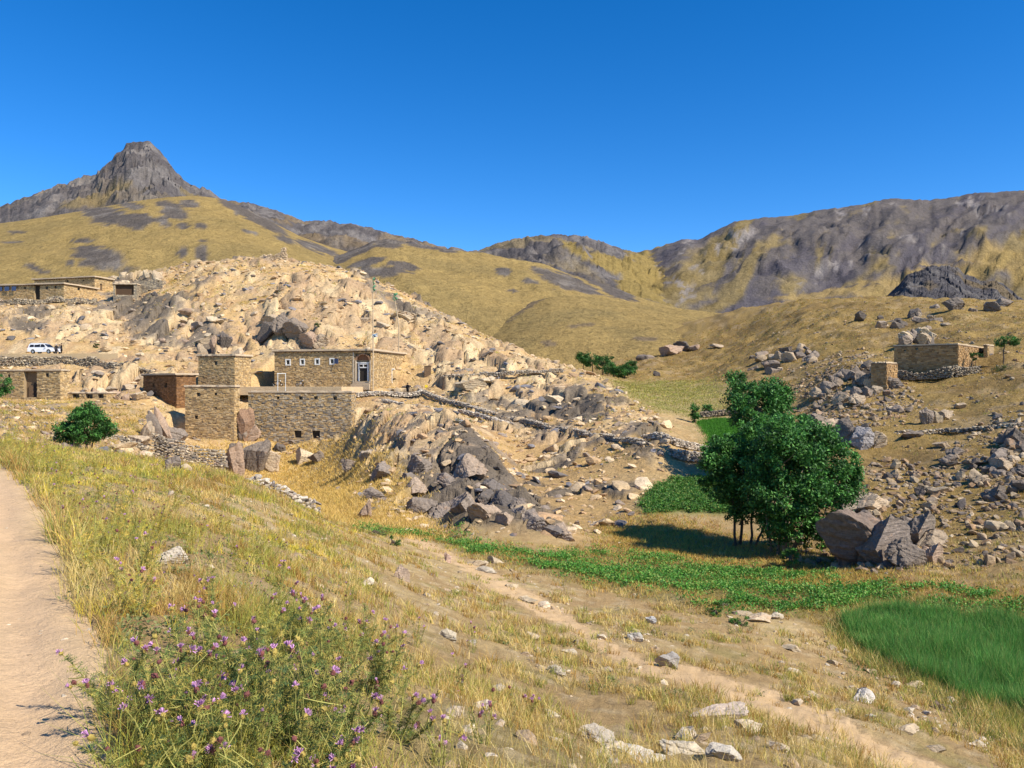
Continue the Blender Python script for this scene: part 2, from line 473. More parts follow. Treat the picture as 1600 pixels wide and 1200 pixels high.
# broken strata on the village hill, dipping to the right
xs = GX * 0.80 + Z0 * 0.9; ys = GY * 0.45 - Z0 * 0.3
rk = ridged(xs * 0.16, ys * 0.40, 5, 23, 0.55)
rk2 = fbm(GX * 0.22, GY * 0.22, 5, 29)
blk = np.abs(noise2(xs * 0.33, ys * 0.8, 41)); blk2 = np.abs(noise2(xs * 0.9, ys * 1.7, 43))
hillw = sstep(0.35, 1.0, s_hill) * sstep(44, 60, GD)
crest_keep = 1.0
flat = np.zeros_like(Z)     # level ground round the houses
for (u, v, d, ru, rd) in [(500, 607, 128, 150, 12), (70, 553, 140, 150, 8), (60, 470, 184, 120, 10), (50, 624, 113, 70, 8), (350, 690, 110, 90, 12)]:
    flat = np.maximum(flat, np.exp(-(((U - u) / ru) ** 4 + ((GD - d) / rd) ** 4)))
OC = [(535, 695), (560, 658), (600, 640), (680, 642), (740, 670), (762, 700), (800, 745), (850, 790), (900, 838), (800, 842), (720, 838), (660, 800), (625, 775), (600, 745), (560, 735)]
m_oc = in_poly(U + 8 * ju, Vv + 6 * jv, OC) & (GD > 45) & (GD < 101)
s_oc = blur(m_oc, 5, 4)
warp = 1.6 * fbm(GX * 0.2, GY * 0.2, 3, 91)
wx = (GX * 0.85 + Z0 * 0.7 + warp); wy = (GY * 0.55 - Z0 * 0.55 + 0.8 * warp)
f1, f2, bx_, by_, hh_ = worley(wx / 4.2, wy / 2.6, 51)
g1, g2, cx_, cy_, kk_ = worley(wx / 1.5, wy / 1.0, 52)
blockz = 0.75 * hh_[0] + (bx_ * hh_[1] * 1.5 + by_ * hh_[2] * 1.2) - 1.15 * np.exp(-((f2 - f1) / 0.06) ** 2)
smallz = 0.26 * kk_[0] + (cx_ * kk_[1] + cy_ * kk_[2]) * 0.45 - 0.40 * np.exp(-((g2 - g1) / 0.08) ** 2)
BEDP = ell(U, Vv, [(455, 512, 70, 34, 10), (345, 535, 40, 18, 0), (250, 500, 90, 34, 5), (580, 490, 120, 34, 15), (680, 540, 110, 30, 22), (120, 505, 110, 24, 5), (780, 590, 110, 24, 25), (520, 455, 80, 18, 12), (215, 436, 40, 14, 0), (180, 600, 50, 20, 10), (740, 600, 60, 16, 10), (830, 630, 90, 14, 10), (870, 600, 80, 14, 30)], 0.5 * rk2)
bed = np.clip(sstep(0.0, 0.25, rk2 * 0.8 + 0.5 * BEDP + 0.02), 0, 1) * hillw
bed = np.maximum(bed, s_oc)
rsc = np.clip(GD / 115, 0.6, 1.15)
Z += hillw * (1 - 0.85 * flat) * (0.75 * rk2 + 0.25 * (rk - 0.35)) * rsc
Z += bed * (1 - 0.85 * flat) * (blockz + smallz) * np.where(s_oc > 0.3, 0.62, 0.95 * rsc)
Z += s_oc * (0.5 + 0.6 * fbm(GX * 0.25, GY * 0.25, 3, 93))
rw = s_right * sstep(36, 50, GD)
Z += rw * (0.55 * rk2 + 0.25 * (rk - 0.3)) * np.clip(GD / 70, 0.5, 2.0)
Z += 0.08 * nb * (m_pot | m_stub)
s_low = blur(m_low, 6, 5) * sstep(44, 56, GD)
tl = Z0 * 1.1 + 0.8 * fbm(GX * 0.15, GY * 0.15, 3, 311); tl = tl - np.floor(tl)
Z += s_low * (0.5 * fbm(GX * 0.3, GY * 0.3, 5, 312) + 0.7 * (sstep(0, 0.25, tl) - tl))

def cut(u, v, d, th, a0, a1, o0, o1, dz, soft=1.2):
    """lowers the ground in a rectangle set out from a house corner: a metres to the left, o metres in front"""
    global Z
    c = P(u, v, d); t = R(th); dx = GX - c[0]; dy = GY - c[1]
    a = -dx * math.cos(t) + dy * math.sin(t); o = -dx * math.sin(t) - dy * math.cos(t)
    w = np.minimum(np.minimum(sstep(a0 - soft, a0, a), sstep(a1 + soft, a1, a)), np.minimum(sstep(o0 - soft, o0, o), sstep(o1 + soft, o1, o)))
    Z = np.where(Z > c[2] + dz, Z + (c[2] + dz - Z) * w, Z)
cut(580, 604, 127, 12, -8, 20, -9, 8, -0.25)
cut(69, 553, 138, 0, -9, 16, -1.6, 3.2, -0.3)
cut(549, 690, 112, 5, -1, 16, -1, 4, 0.3)
cut(366, 690, 110, 7, -1, 9, -1, 4, 0.3)
cut(94, 625, 111, 10, -2, 14, -2, 3, 0.1)
cut(1497, 581, 92, 42, -1, 9, -4, 3, -0.1)
def gz(x, y):
    """ground height at world x, y"""
    x = np.asarray(x, float); y = np.asarray(y, float)
    return bil(ga, gd, Z, x / y, y)
def gz0(x, y):
    x = np.asarray(x, float); y = np.asarray(y, float)
    return bil(ga, gd, Z0, x / y, y)
def hit(u, v, d0=2.0, d1=320.0):
    """where the sight line through (u, v) meets the ground -> point"""
    a = (u - 800) / F; s = (600 - v) / F
    d = np.exp(np.linspace(math.log(d0), math.log(d1), 1500))
    below = gz0(a * d, d) >= s * d
    i = int(np.argmax(below)) if below.any() else -1
    dd = float(d[i]); return np.array([a * dd, dd, float(gz(a * dd, dd))])

# ---------------- ground colour
base = np.zeros(GX.shape + (3,)) + np.array([0.42, 0.28, 0.125])
base = mixc(base, [0.50, 0.36, 0.17], sstep(-0.2, 0.5, nb))
base = mixc(base, [0.30, 0.24, 0.09], sstep(0.15, 0.6, fbm(GX * 0.6, GY * 0.6, 4, 61)) * 0.7)
C = base
C = mixc(C, [0.36, 0.235, 0.11], sstep(0.0, 0.5, fbm(GX * 1.7, GY * 1.7, 4, 65)) * 0.6)
C = mixc(C, [0.55, 0.42, 0.24], sstep(0.1, 0.5, fbm(GX * 2.6, GY * 2.6, 4, 66)) * 0.6)
gold = np.zeros_like(C) + np.array([0.29, 0.195, 0.068])
gold = mixc(gold, [0.22, 0.145, 0.055], sstep(-0.1, 0.5, fbm(GX * 0.12, GY * 0.12, 5, 63)))
gold = mixc(gold, [0.36, 0.26, 0.14], sstep(0.1, 0.5, fbm(GX * 0.4, GY * 0.4, 5, 64)) * 0.6)
C = mixc(C, gold, np.clip(s_right + sstep(130, 170, GD) * sstep(840, 900, U), 0, 1))
hc = np.zeros_like(C) + np.array([0.54, 0.365, 0.18])
hc = mixc(hc, [0.57, 0.41, 0.225], sstep(-0.05, 0.35, fbm(xs * 0.3, ys * 0.5, 5, 71)))
hc = mixc(hc, [0.42, 0.25, 0.125], sstep(0.15, 0.5, fbm(GX * 0.25, GY * 0.25, 5, 72)) * 0.6)
hc = mixc(hc, [0.46, 0.31, 0.10], sstep(0.2, 0.5, fbm(GX * 0.3, GY * 0.3, 4, 75)) * 0.55)
hc = mixc(hc, [0.40, 0.265, 0.115], sstep(110, 60, GD) * (U > 720) * 0.6)
# bare rock: each block its own tone
tone = 0.5 + 0.5 * hh_[3] * 0.8 + 0.25 * kk_[3]
dk = np.clip(fbm(xs * 0.07, ys * 0.12, 4, 73) * 1.3 + 0.55 * (BEDP > 0.2) * fbm(xs * 0.12, ys * 0.2, 3, 74) + 0.16 * s_oc * sstep(680, 800, Vv) + 0.10 * s_oc + 0.5 * s_oc * fbm(GX * 0.5, GY * 0.5, 4, 97), -1, 1)
rc = mixc(np.zeros_like(C) + np.array([0.52, 0.38, 0.23]), [0.41, 0.285, 0.18], sstep(0.35, 0.75, tone))
rc = mixc(rc, [0.62, 0.48, 0.30], sstep(0.3, 0.1, tone))
rc = mixc(rc, [0.25, 0.205, 0.165], sstep(0.0, 0.25, dk + 0.4 * (tone - 0.5)) * 0.85)
rc = mixc(rc, [0.135, 0.116, 0.10], sstep(0.22, 0.44, dk + 0.45 * (tone - 0.5)) * 0.9)
hc = mixc(hc, rc, np.clip(bed * 1.3, 0, 1) * 0.95)
C = mixc(C, hc * np.array([1.0, 0.97, 0.88]), np.maximum(s_hill, s_oc))
C = mixc(C, np.array([0.55, 0.385, 0.165]) + 0.10 * fbm(GX, GY, 3, 81)[..., None], s_straw * 0.9)
lowc = mixc(np.zeros_like(C) + np.array([0.40, 0.26, 0.12]), [0.55, 0.38, 0.14], sstep(-0.1, 0.3, fbm(GX * 0.35, GY * 0.7, 5, 313)))
lowc = mixc(lowc, [0.26, 0.20, 0.13], sstep(0.05, 0.35, fbm(GX * 0.5, GY * 0.5, 5, 314)) * 0.8)
C = mixc(C, lowc, s_low * 0.9)
C = mixc(C, np.array([0.36, 0.22, 0.09]) + 0.06 * nf[..., None], s_stub * 0.9)
C = mixc(C, [0.20, 0.16, 0.05], s_pot * 0.8)
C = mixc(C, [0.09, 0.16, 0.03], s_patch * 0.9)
C = mixc(C, mixc(np.zeros_like(C) + np.array([0.27, 0.24, 0.075]), [0.36, 0.28, 0.12], sstep(-0.2, 0.4, fbm(GX * 0.3, GY * 0.6, 4, 83))), s_mead * 0.95)
C = mixc(C, [0.10, 0.28, 0.02], m_gf * 1.0)
C = mixc(C, [0.06, 0.10, 0.02], m_crop * 0.9)
C = mixc(C, np.array([0.57, 0.385, 0.205]) + 0.03 * nf[..., None], m_path)
rutd = (U - np.interp(Vv, [720, 760, 850, 1000, 1200, 2400], [-40, -5, 20, 35, 40, -60])) * GD / F
band = 0.5 + 0.5 * np.cos(np.clip(rutd, -1.4, 1.4) * 4.6 + 0.8 * fbm(GX * 0.4, GY * 0.4, 3, 301))
rdc = mixc(np.zeros_like(C) + np.array([0.62, 0.435, 0.235]), [0.66, 0.44, 0.26], band * 0.6)
rdc = mixc(rdc, [0.50, 0.36, 0.20], sstep(0.1, 0.5, fbm(GX * 1.6, GY * 1.6, 4, 303)) * (1 - band) * 0.6)
C = mixc(C, rdc, m_road * 1.0)
C = np.clip(C, 0.01, 0.9)

# ---------------- split into named pieces that share their edges
idx = np.arange(NA * ND).reshape(NA, ND)
quads = np.stack([idx[:-1, :-1], idx[1:, :-1], idx[1:, 1:], idx[:-1, 1:]], -1).reshape(-1, 4)
def cellmask(m): return (m[:-1, :-1] & m[1:, 1:]).ravel()
c_road = cellmask(m_road)
c_oc = cellmask(m_oc)
c_path = cellmask(m_path > 0.5) & ~c_road
c_crop = cellmask(m_crop)
c_hill = cellmask(m_hill | ((GD > 150) & (U < 880)) | (m_straw & (GD > 60))) & ~c_road & ~c_oc
VV = np.stack([GX, GY, Z], -1).reshape(-1, 3); CC = C.reshape(-1, 3)
c_right = cellmask((m_right | (GD > 60))) & ~c_hill & ~c_oc
left = ~(c_oc | c_road | c_path | c_crop | c_hill | c_right)
for nm, cm, mt in [('dirt_road', c_road, M_ROAD), ('footpath', c_path, M_ROAD), ('crop_field_ground', c_crop, M_GROUND), ('rocky_hill', c_hill, M_HILL), ('hillside', c_right, M_HILL), ('ground', left, M_GROUND)]:
    q = quads[cm]
    used, inv = np.unique(q, return_inverse=True)
    link(nm, raw_mesh(nm, VV[used], [inv.reshape(-1, 4)], CC[used], [mt], smooth=True), kind='structure')

_u, _i = np.unique(quads[c_oc], return_inverse=True)
OCROP = link('rock_outcrop', raw_mesh('rock_outcrop', VV[_u], [_i.reshape(-1, 4)], CC[_u], [M_HILL], smooth=False),
             label='big cracked grey bedrock dome on the slope below the long house', category='rock outcrop', group='rock outcrops on the slopes')
# ================================================================ FAR HILLS AND MOUNTAINS
GOLD = np.array([0.385, 0.268, 0.098]); GOLD2 = np.array([0.31, 0.225, 0.088]); SLATE = np.array([0.118, 0.104, 0.100]); SLATE2 = np.array([0.22, 0.195, 0.175])
def ridge(name, skyl, dc, foot, df, colour, nu=320, nt_=110, p=1.0, rough=1.0, jag=0.0, back=0.5, seed=0, gul=0.0, smooth=True, crag=0.0, cragv=(0, 0), diag=False):
    su = np.array([s[0] for s in skyl], float); sv = np.array([s[1] for s in skyl], float)
    fu = np.array([s[0] for s in foot], float); fv = np.array([s[1] for s in foot], float)
    u = np.linspace(su[0], su[-1], nu)
    vs = np.interp(u, su, sv); vf = np.interp(u, fu, fv)
    # round the straight pieces of the outline a little
    k = np.ones(5) / 5; pad = np.pad(vs, 2, 'edge'); vs = np.convolve(pad, k, 'valid') * 0.6 + vs * 0.4
    vs = vs - jag * (fbm(u * 0.11, u * 0 + seed, 4, seed + 1) + 0.7 * ridged(u * 0.25, u * 0, 3, seed + 2))
    t = np.concatenate([np.linspace(0, 1, nt_), 1 + back * np.linspace(0, 1, 14)[1:] ** 1.3])
    Uu, T = np.meshgrid(u, t, indexing='ij')
    dcu = np.interp(u, su, dc) if np.ndim(dc) else np.full(nu, float(dc)); dfu = np.interp(u, fu, df) if np.ndim(df) else np.full(nu, float(df))
    D = dfu[:, None] + (dcu - dfu)[:, None] * T
    zc = (600 - vs) / F * dcu; zf = (600 - vf) / F * dfu
    Tm = np.minimum(T, 1)
    Zm = zf[:, None] + (zc - zf)[:, None] * Tm ** p
    Zm = Zm - (zc - zf)[:, None] * 0.9 * np.maximum(T - 1, 0) ** 1.2
    X = (Uu - 800) / F * D
    sc = 1.0 / (0.08 * np.mean(dcu))
    env = np.sin(np.pi * np.clip(Tm, 0, 1)) ** 0.7 * (T <= 1) + 0.12 * (T <= 1)
    env = np.where(T > 1, 0.3, env)
    env = env * np.where(np.abs(T - 1) < 1e-9, 0.0, 1.0)
    hgt = np.maximum((zc - zf), 1.0)[:, None]
    Zm = Zm + rough * env * hgt * (0.10 * fbm(X * sc, D * sc, 5, seed + 5) + 0.05 * ridged(X * sc * 2.3, D * sc * 2.3, 5, seed + 6))
    Vp = 600 - Zm / D * F
    if gul:
        g = ridged((X + 0.45 * D) * sc * 1.6 + 0.5 * fbm(X * sc, D * sc, 3, seed + 8), D * sc * 0.25, 3, seed + 7)
        if diag:
            sx_ = Uu + 0.95 * (Vp - 400)
            g = ridged(sx_ / 55.0 + 0.7 * fbm(Uu / 80, Vp / 60, 3, seed + 8), (Vp - 0.2 * Uu) / 220.0, 4, seed + 7)
        Zm = Zm + gul * env * hgt * g
    if crag:
        q = 1.0 / (0.014 * np.mean(dcu)); wv = X * q + 0.6 * fbm(X * sc * 3, D * sc * 3, 3, seed + 31); wz = (Zm + 0.35 * D) * q
        e1, e2, ex, ey, eh = worley(wv, wz * 0.8, seed + 32); k1, k2, kx, ky, kh = worley(wv * 2.3, wz * 2.0, seed + 33)
        cw = np.where(T <= 1, 1.0, 0.3) * (1 - 0.75 * np.exp(-((T - 1) / 0.02) ** 2))
        if cragv[1]: cw = cw * sstep(cragv[1], cragv[0], 600 - Zm / D * F)
        Zm = Zm + crag / q * cw * (0.5 * eh[0] + 0.5 * (ex * eh[1] + ey * eh[2]) - 0.45 * np.exp(-((e2 - e1) / 0.1) ** 2) + 0.25 * kh[0] - 0.2 * np.exp(-((k2 - k1) / 0.12) ** 2))
    Cc = colour(Uu, Vp, X, D, sc, T, seed)
    ii = np.arange(nu * len(t)).reshape(nu, len(t))
    q = np.stack([ii[:-1, :-1], ii[1:, :-1], ii[1:, 1:], ii[:-1, 1:]], -1).reshape(-1, 4)
    return link(name, raw_mesh(name, np.stack([X, D, Zm], -1).reshape(-1, 3), [q], np.clip(Cc, 0.01, 0.9).reshape(-1, 3), [M_FAR], smooth=smooth), kind='structure')

def rocky(U_, V_, n, seed):
    c = np.zeros(U_.shape + (3,)) + SLATE
    return mixc(c, SLATE2, sstep(-0.1, 0.5, n))

def col_peak(u, v, X, D, sc, T, seed):
    n = fbm(X * sc * 3, D * sc * 3, 6, seed + 11, 0.6); c = rocky(u, v, n, seed)
    c = mixc(c, [0.20, 0.155, 0.10], sstep(0.0, 0.4, fbm(X * sc * 1.6, D * sc * 1.6, 5, seed + 12)) * sstep(255, 300, v) * 0.5)
    g = ell(u, v, [(180, 302, 34, 6, -28), (130, 322, 40, 6, -10), (300, 306, 26, 4, 20)], 0.6 * n)
    return mixc(c, GOLD2 * 0.85, g * 0.6)
def col_goldleft(u, v, X, D, sc, T, seed):
    n = fbm(X * sc * 4, D * sc * 4, 5, seed + 11, 0.6); m = fbm(X * sc, D * sc, 4, seed + 13)
    c = mixc(np.zeros(u.shape + (3,)) + GOLD, GOLD2, sstep(-0.3, 0.5, m) * 0.6)
    r = ell(u, v, [(165, 336, 42, 13, 8), (205, 322, 22, 6, 12), (270, 332, 24, 13, 25), (225, 346, 18, 9, 10), (255, 350, 13, 9, 25), (296, 318, 16, 6, 5), (205, 352, 26, 6, 15),
                   (158, 402, 42, 13, 10), (165, 415, 40, 10, 6), (317, 398, 10, 16, 0), (285, 395, 7, 8, 20), (372, 326, 8, 10, 35), (392, 365, 16, 2.5, 8), (445, 376, 20, 5, 12), (130, 378, 20, 3, 0), (285, 356, 8, 6, 0), (315, 358, 8, 4, 0),
                   (400, 340, 60, 7, 28), (495, 388, 40, 6, 18), (25, 365, 14, 2, 0), (20, 381, 18, 2, 0), (55, 420, 22, 3, 20), (110, 412, 6, 4, 0)], 0.55 * n + 0.15 * m)
    return mixc(c, rocky(u, v, n, seed), r * 0.9)
def col_darkridge(u, v, X, D, sc, T, seed):
    n = fbm(X * sc * 4, D * sc * 4, 6, seed + 11, 0.6); c = rocky(u, v, n + 0.1, seed)
    return mixc(c, [0.24, 0.17, 0.09], sstep(0.05, 0.4, fbm(X * sc * 1.8, D * sc * 1.8, 5, seed + 12)) * 0.7)
def col_mid(u, v, X, D, sc, T, seed):
    n = fbm(X * sc * 4, D * sc * 4, 6, seed + 11, 0.6); m = fbm(X * sc, D * sc, 4, seed + 13)
    c = mixc(np.zeros(u.shape + (3,)) + GOLD, GOLD2, sstep(-0.3, 0.5, m) * 0.7)
    r = ell(u, v, [(545, 396, 62, 9, -24), (610, 378, 34, 8, -4), (570, 412, 26, 7, -12), (590, 424, 40, 8, 4), (630, 416, 22, 6, 10), (660, 384, 26, 4, 8), (700, 391, 14, 3, 4), (787, 425, 13, 6, 5), (740, 392, 16, 2.5, 3),
                   (850, 425, 22, 6, 14), (880, 440, 34, 12, 15), (940, 440, 30, 10, 22), (965, 455, 30, 10, 22), (830, 441, 14, 4, 12), (800, 452, 8, 2, 8), (912, 452, 26, 8, 15)], 0.55 * n)
    return mixc(c, rocky(u, v, n, seed), r * 0.9)
def col_roll(u, v, X, D, sc, T, seed):
    n = fbm(X * sc * 8, D * sc * 8, 5, seed + 11, 0.65); m = fbm(X * sc * 1.5, D * sc * 1.5, 4, seed + 13)
    c = mixc(np.zeros(u.shape + (3,)) + GOLD, GOLD2, sstep(-0.2, 0.5, m + 0.4 * n))
    r = ell(u, v, [(800, 488, 55, 8, -28), (860, 535, 14, 4, 0), (1010, 530, 20, 3, 0), (905, 510, 20, 3, -6)], 0.6 * n)
    return mixc(c, [0.20, 0.15, 0.10], r * 0.8)
def col_centre(u, v, X, D, sc, T, seed):
    n = fbm(X * sc * 4, D * sc * 4, 6, seed + 11, 0.6); m = fbm((X + 0.5 * D) * sc * 1.6, D * sc * 0.6, 5, seed + 12)
    c = rocky(u, v, n, seed)
    c = mixc(c, [0.27, 0.205, 0.105], sstep(0.08, 0.35, m) * 0.7)
    g = ell(u, v, [(1000, 430, 34, 38, -20), (960, 412, 40, 12, 20), (905, 395, 26, 5, 30), (1040, 455, 34, 22, 20)], 0.4 * n)
    return mixc(c, [0.30, 0.215, 0.07], g * 0.95)
def col_right(u, v, X, D, sc, T, seed):
    n = fbm(X * sc * 5, D * sc * 5, 6, seed + 11, 0.6)
    # scree and grass streaks run down to the left
    sx = (u + 0.95 * (v - 400)); sy = (v - 0.5 * u)
    st = 1.25 * fbm(sx / 48.0 + 0.8 * fbm(u / 70, v / 50, 3, seed + 15), (v - 0.2 * u) / 210.0, 4, seed + 12, 0.6) + 0.45 * fbm(u / 46, v / 30, 4, seed + 14)
    hi = np.interp(u, [1000, 1100, 1300, 1600], [400, 400, 400, 385])
    bias = 0.06 + 0.26 * sstep(10, -50, v - hi) - 0.12 * sstep(20, 70, v - hi)
    dk = sstep(-0.16, 0.16, st + bias + 0.35 * n)
    g = mixc(np.zeros(u.shape + (3,)) + np.array([0.265, 0.20, 0.095]), GOLD2 * 0.72, sstep(-0.3, 0.4, n))
    c = mixc(g, [0.125, 0.113, 0.118], dk * 0.85)
    c = mixc(c, [0.11, 0.098, 0.108], sstep(0.25, 0.5, st + 0.4 * n) * 0.8)
    pale = sstep(0.18, 0.42, fbm(sx / 30, sy / 12, 5, seed + 16, 0.6) + 0.15 * n) * ell(u, v, [(1145, 385, 40, 18, -35), (1080, 410, 24, 40, 10), (1050, 455, 36, 22, 0), (1330, 400, 60, 14, -25), (1470, 370, 50, 22, -20), (1420, 385, 40, 18, 0), (1540, 330, 60, 24, 0), (1265, 440, 30, 8, -35), (1290, 360, 30, 8, -35), (1340, 330, 60, 10, -10)], 0.3 * n)
    c = mixc(c, [0.33, 0.29, 0.26], pale * 0.85)
    c = mixc(c, GOLD, ell(u, v, [(1440, 440, 120, 16, -12), (1300, 462, 90, 7, -4), (1580, 420, 60, 20, 20)], 0.5 * n) * 0.8)
    sd_ = ell(u, v, [(1010, 440, 26, 46, -12)], 0.4 * n)
    return mixc(c, [0.30, 0.215, 0.07], sd_ * 0.9)
def col_knoll(u, v, X, D, sc, T, seed):
    n = fbm(X * sc * 6, D * sc * 6, 6, seed + 11, 0.65)
    c = mixc(np.zeros(u.shape + (3,)) + np.array([0.10, 0.092, 0.095]), [0.18, 0.163, 0.15], sstep(-0.1, 0.5, n))
    return mixc(c, [0.22, 0.155, 0.07], sstep(0.25, 0.5, fbm(X * sc * 2, D * sc * 2, 4, seed + 12)) * 0.6)

ridge('mountain', [(-700,420),(-300,370),(0,321),(15,318),(60,302),(75,295),(100,291),(120,281),(150,273),(156,266),(162,258),(176,250),(179,239),(192,236),(199,226),(212,221),(234,221),(240,229),(252,236),(262,250),(268,262),(280,276),(290,287),(310,294),(330,302),(345,310),(420,330),(520,400)], 1150,
      [(-700,470),(0,420),(520,430)], 640, col_peak, nu=330, nt_=80, p=1.15, rough=0.8, jag=2.6, seed=101, gul=0.05, crag=0.55, cragv=(285, 330), smooth=False)
ridge('hills', [(-700,400),(-300,372),(0,349),(60,341),(120,331),(200,316),(250,309),(300,306),(345,310),(375,322),(420,345),(470,370),(520,387),(560,398),(640,430),(760,470)], 560,
      [(-700,480),(0,476),(200,474),(430,470),(600,500),(760,540)], 300, col_goldleft, nu=240, nt_=60, p=0.85, rough=0.35, jag=0.5, seed=121, gul=0.015)
ridge('mountain', [(240,330),(300,314),(355,313),(390,317),(430,328),(455,338),(472,347),(490,344),(520,347),(560,352),(600,363),(640,374),(680,385),(720,392),(760,396),(840,420)], 900,
      [(240,430),(520,430),(840,450)], 600, col_darkridge, nu=240, nt_=60, p=1.0, rough=0.9, jag=1.6, seed=141, gul=0.04, crag=0.2)
ridge('hills', [(440,440),(485,418),(520,402),(560,387),(585,376),(610,373),(640,380),(660,385),(700,391),(750,394),(800,405),(850,412),(880,425),(960,450),(1010,468),(1060,482),(1150,500),(1250,520)], 470,
      [(440,500),(600,540),(800,560),(1000,560),(1250,560)], 262, col_mid, nu=220, nt_=60, p=0.9, rough=0.35, jag=0.9, seed=161, gul=0.015)
ridge('hills', [(660,560),(700,535),(755,502),(800,480),(860,464),(900,462),(960,468),(1020,478),(1080,484),(1130,490),(1200,500),(1300,520)], 345,
      [(660,620),(800,610),(950,600),(1000,590),(1150,575),(1300,560)], 205, col_roll, nu=180, nt_=50, p=0.8, rough=0.25, jag=0.4, seed=181, gul=0.01)
ridge('mountain', [(640,420),(700,402),(755,390),(780,380),(806,374),(840,371),(866,365),(885,368),(920,373),(950,381),(985,393),(1010,402),(1060,430),(1110,470)], 1050,
      [(640,470),(900,490),(1110,500)], 560, col_centre, nu=240, nt_=70, p=1.0, rough=1.0, jag=1.6, seed=201, gul=0.06, crag=0.14)
ridge('mountain', [(900,420),(960,400),(1000,396),(1015,395),(1040,383),(1065,375),(1080,373),(1090,377),(1115,362),(1150,346),(1180,341),(1210,340),(1240,336),(1300,326),(1350,319),(1390,309),(1430,313),(1465,312),(1520,302),(1600,299),(1700,288),(1900,300),(2300,330)], 1400,
      [(900,490),(1200,500),(2300,500)], 600, col_right, nu=340, nt_=80, p=1.0, rough=0.8, jag=1.5, seed=221, gul=0.035, crag=0.09, diag=True)
ridge('hills', [(1360,492),(1380,468),(1405,443),(1414,432),(1424,428),(1450,416),(1480,415),(1498,419),(1506,428),(1520,432),(1530,438),(1563,440),(1575,450),(1592,464),(1640,490)], 420,
      [(1360,500),(1640,500)], 360, col_knoll, nu=160, nt_=60, p=0.8, rough=0.9, jag=2.0, seed=241, gul=0.05, crag=0.28, smooth=False)
# ================================================================ ROCKS
def mat_rock(name, obj_colour):
    m, n, b = mat_base(name, 0.9, 0.2)
    if obj_colour:
        oi = n.nodes.new('ShaderNodeObjectInfo'); cur = oi.outputs['Color']
    else:
        at = n.nodes.new('ShaderNodeAttribute'); at.attribute_name = 'col'; cur = at.outputs['Color']
    geo = n.nodes.new('ShaderNodeNewGeometry')
    def nz(scale, det, vec=None):
        t = n.nodes.new('ShaderNodeTexNoise'); t.inputs['Scale'].default_value = scale; t.inputs['Detail'].default_value = det
        t.inputs['Roughness'].default_value = 0.68
        n.links.new(vec or geo.outputs['Position'], t.inputs['Vector']); return t.outputs['Fac']
    def rmp(f, a, b_, c, d):
        r = n.nodes.new('ShaderNodeMapRange'); r.inputs['From Min'].default_value = a; r.inputs['From Max'].default_value = b_
        r.inputs['To Min'].default_value = c; r.inputs['To Max'].default_value = d; n.links.new(f, r.inputs['Value']); return r.outputs[0]
    # weathered grey skin and rusty stains in patches
    mix = n.nodes.new('ShaderNodeMix'); mix.data_type = 'RGBA'
    n.links.new(rmp(nz(0.55, 6), 0.54, 0.68, 0.0, 0.5), mix.inputs['Factor'])
    n.links.new(cur, mix.inputs[6]); mix.inputs[7].default_value = (0.145, 0.12, 0.10, 1)
    mix2 = n.nodes.new('ShaderNodeMix'); mix2.data_type = 'RGBA'
    n.links.new(rmp(nz(0.9, 5), 0.58, 0.70, 0.0, 0.6), mix2.inputs['Factor'])
    n.links.new(mix.outputs[2], mix2.inputs[6]); mix2.inputs[7].default_value = (0.42, 0.25, 0.14, 1)
    sc1 = n.nodes.new('ShaderNodeVectorMath'); sc1.operation = 'SCALE'
    n.links.new(mix2.outputs[2], sc1.inputs[0]); n.links.new(rmp(nz(5.0, 8), 0.3, 0.7, 0.65, 1.35), sc1.inputs['Scale'])
    n.links.new(sc1.outputs[0], b.inputs['Base Color'])
    # thin layering, tilted
    mp = n.nodes.new('ShaderNodeMapping'); mp.inputs['Rotation'].default_value = (0.25, 0.55, 0.2); mp.inputs['Scale'].default_value = (0.5, 0.5, 4.0)
    n.links.new(geo.outputs['Position'], mp.inputs['Vector'])
    b1 = n.nodes.new('ShaderNodeBump'); b1.inputs['Strength'].default_value = 0.8; b1.inputs['Distance'].default_value = 0.18
    n.links.new(nz(1.3, 7, mp.outputs[0]), b1.inputs['Height'])
    b2 = n.nodes.new('ShaderNodeBump'); b2.inputs['Strength'].default_value = 0.7; b2.inputs['Distance'].default_value = 0.05
    n.links.new(nz(7.0, 7), b2.inputs['Height']); n.links.new(b1.outputs[0], b2.inputs['Normal'])
    n.links.new(b2.outputs[0], b.inputs['Normal'])
    return m
M_ROCK = mat_rock('weathered rock', True)
M_STONES = mat_rock('loose stones', False)

def ico(sub):
    t = (1 + 5 ** 0.5) / 2
    V = [(-1, t, 0), (1, t, 0), (-1, -t, 0), (1, -t, 0), (0, -1, t), (0, 1, t), (0, -1, -t), (0, 1, -t), (t, 0, -1), (t, 0, 1), (-t, 0, -1), (-t, 0, 1)]
    Fc = [(0, 11, 5), (0, 5, 1), (0, 1, 7), (0, 7, 10), (0, 10, 11), (1, 5, 9), (5, 11, 4), (11, 10, 2), (10, 7, 6), (7, 1, 8), (3, 9, 4), (3, 4, 2), (3, 2, 6), (3, 6, 8), (3, 8, 9), (4, 9, 5), (2, 4, 11), (6, 2, 10), (8, 6, 7), (9, 8, 1)]
    V = [np.array(v) / np.linalg.norm(v) for v in V]
    for _ in range(sub):
        cache = {}; nf_ = []
        def mid(a, b):
            k = (min(a, b), max(a, b))
            if k not in cache:
                m = V[a] + V[b]; V.append(m / np.linalg.norm(m)); cache[k] = len(V) - 1
            return cache[k]
        for a, b, c in Fc:
            ab, bc, ca_ = mid(a, b), mid(b, c), mid(c, a)
            nf_ += [(a, ab, ca_), (b, bc, ab), (c, ca_, bc), (ab, bc, ca_)]
        Fc = nf_
    return np.array(V), np.array(Fc)
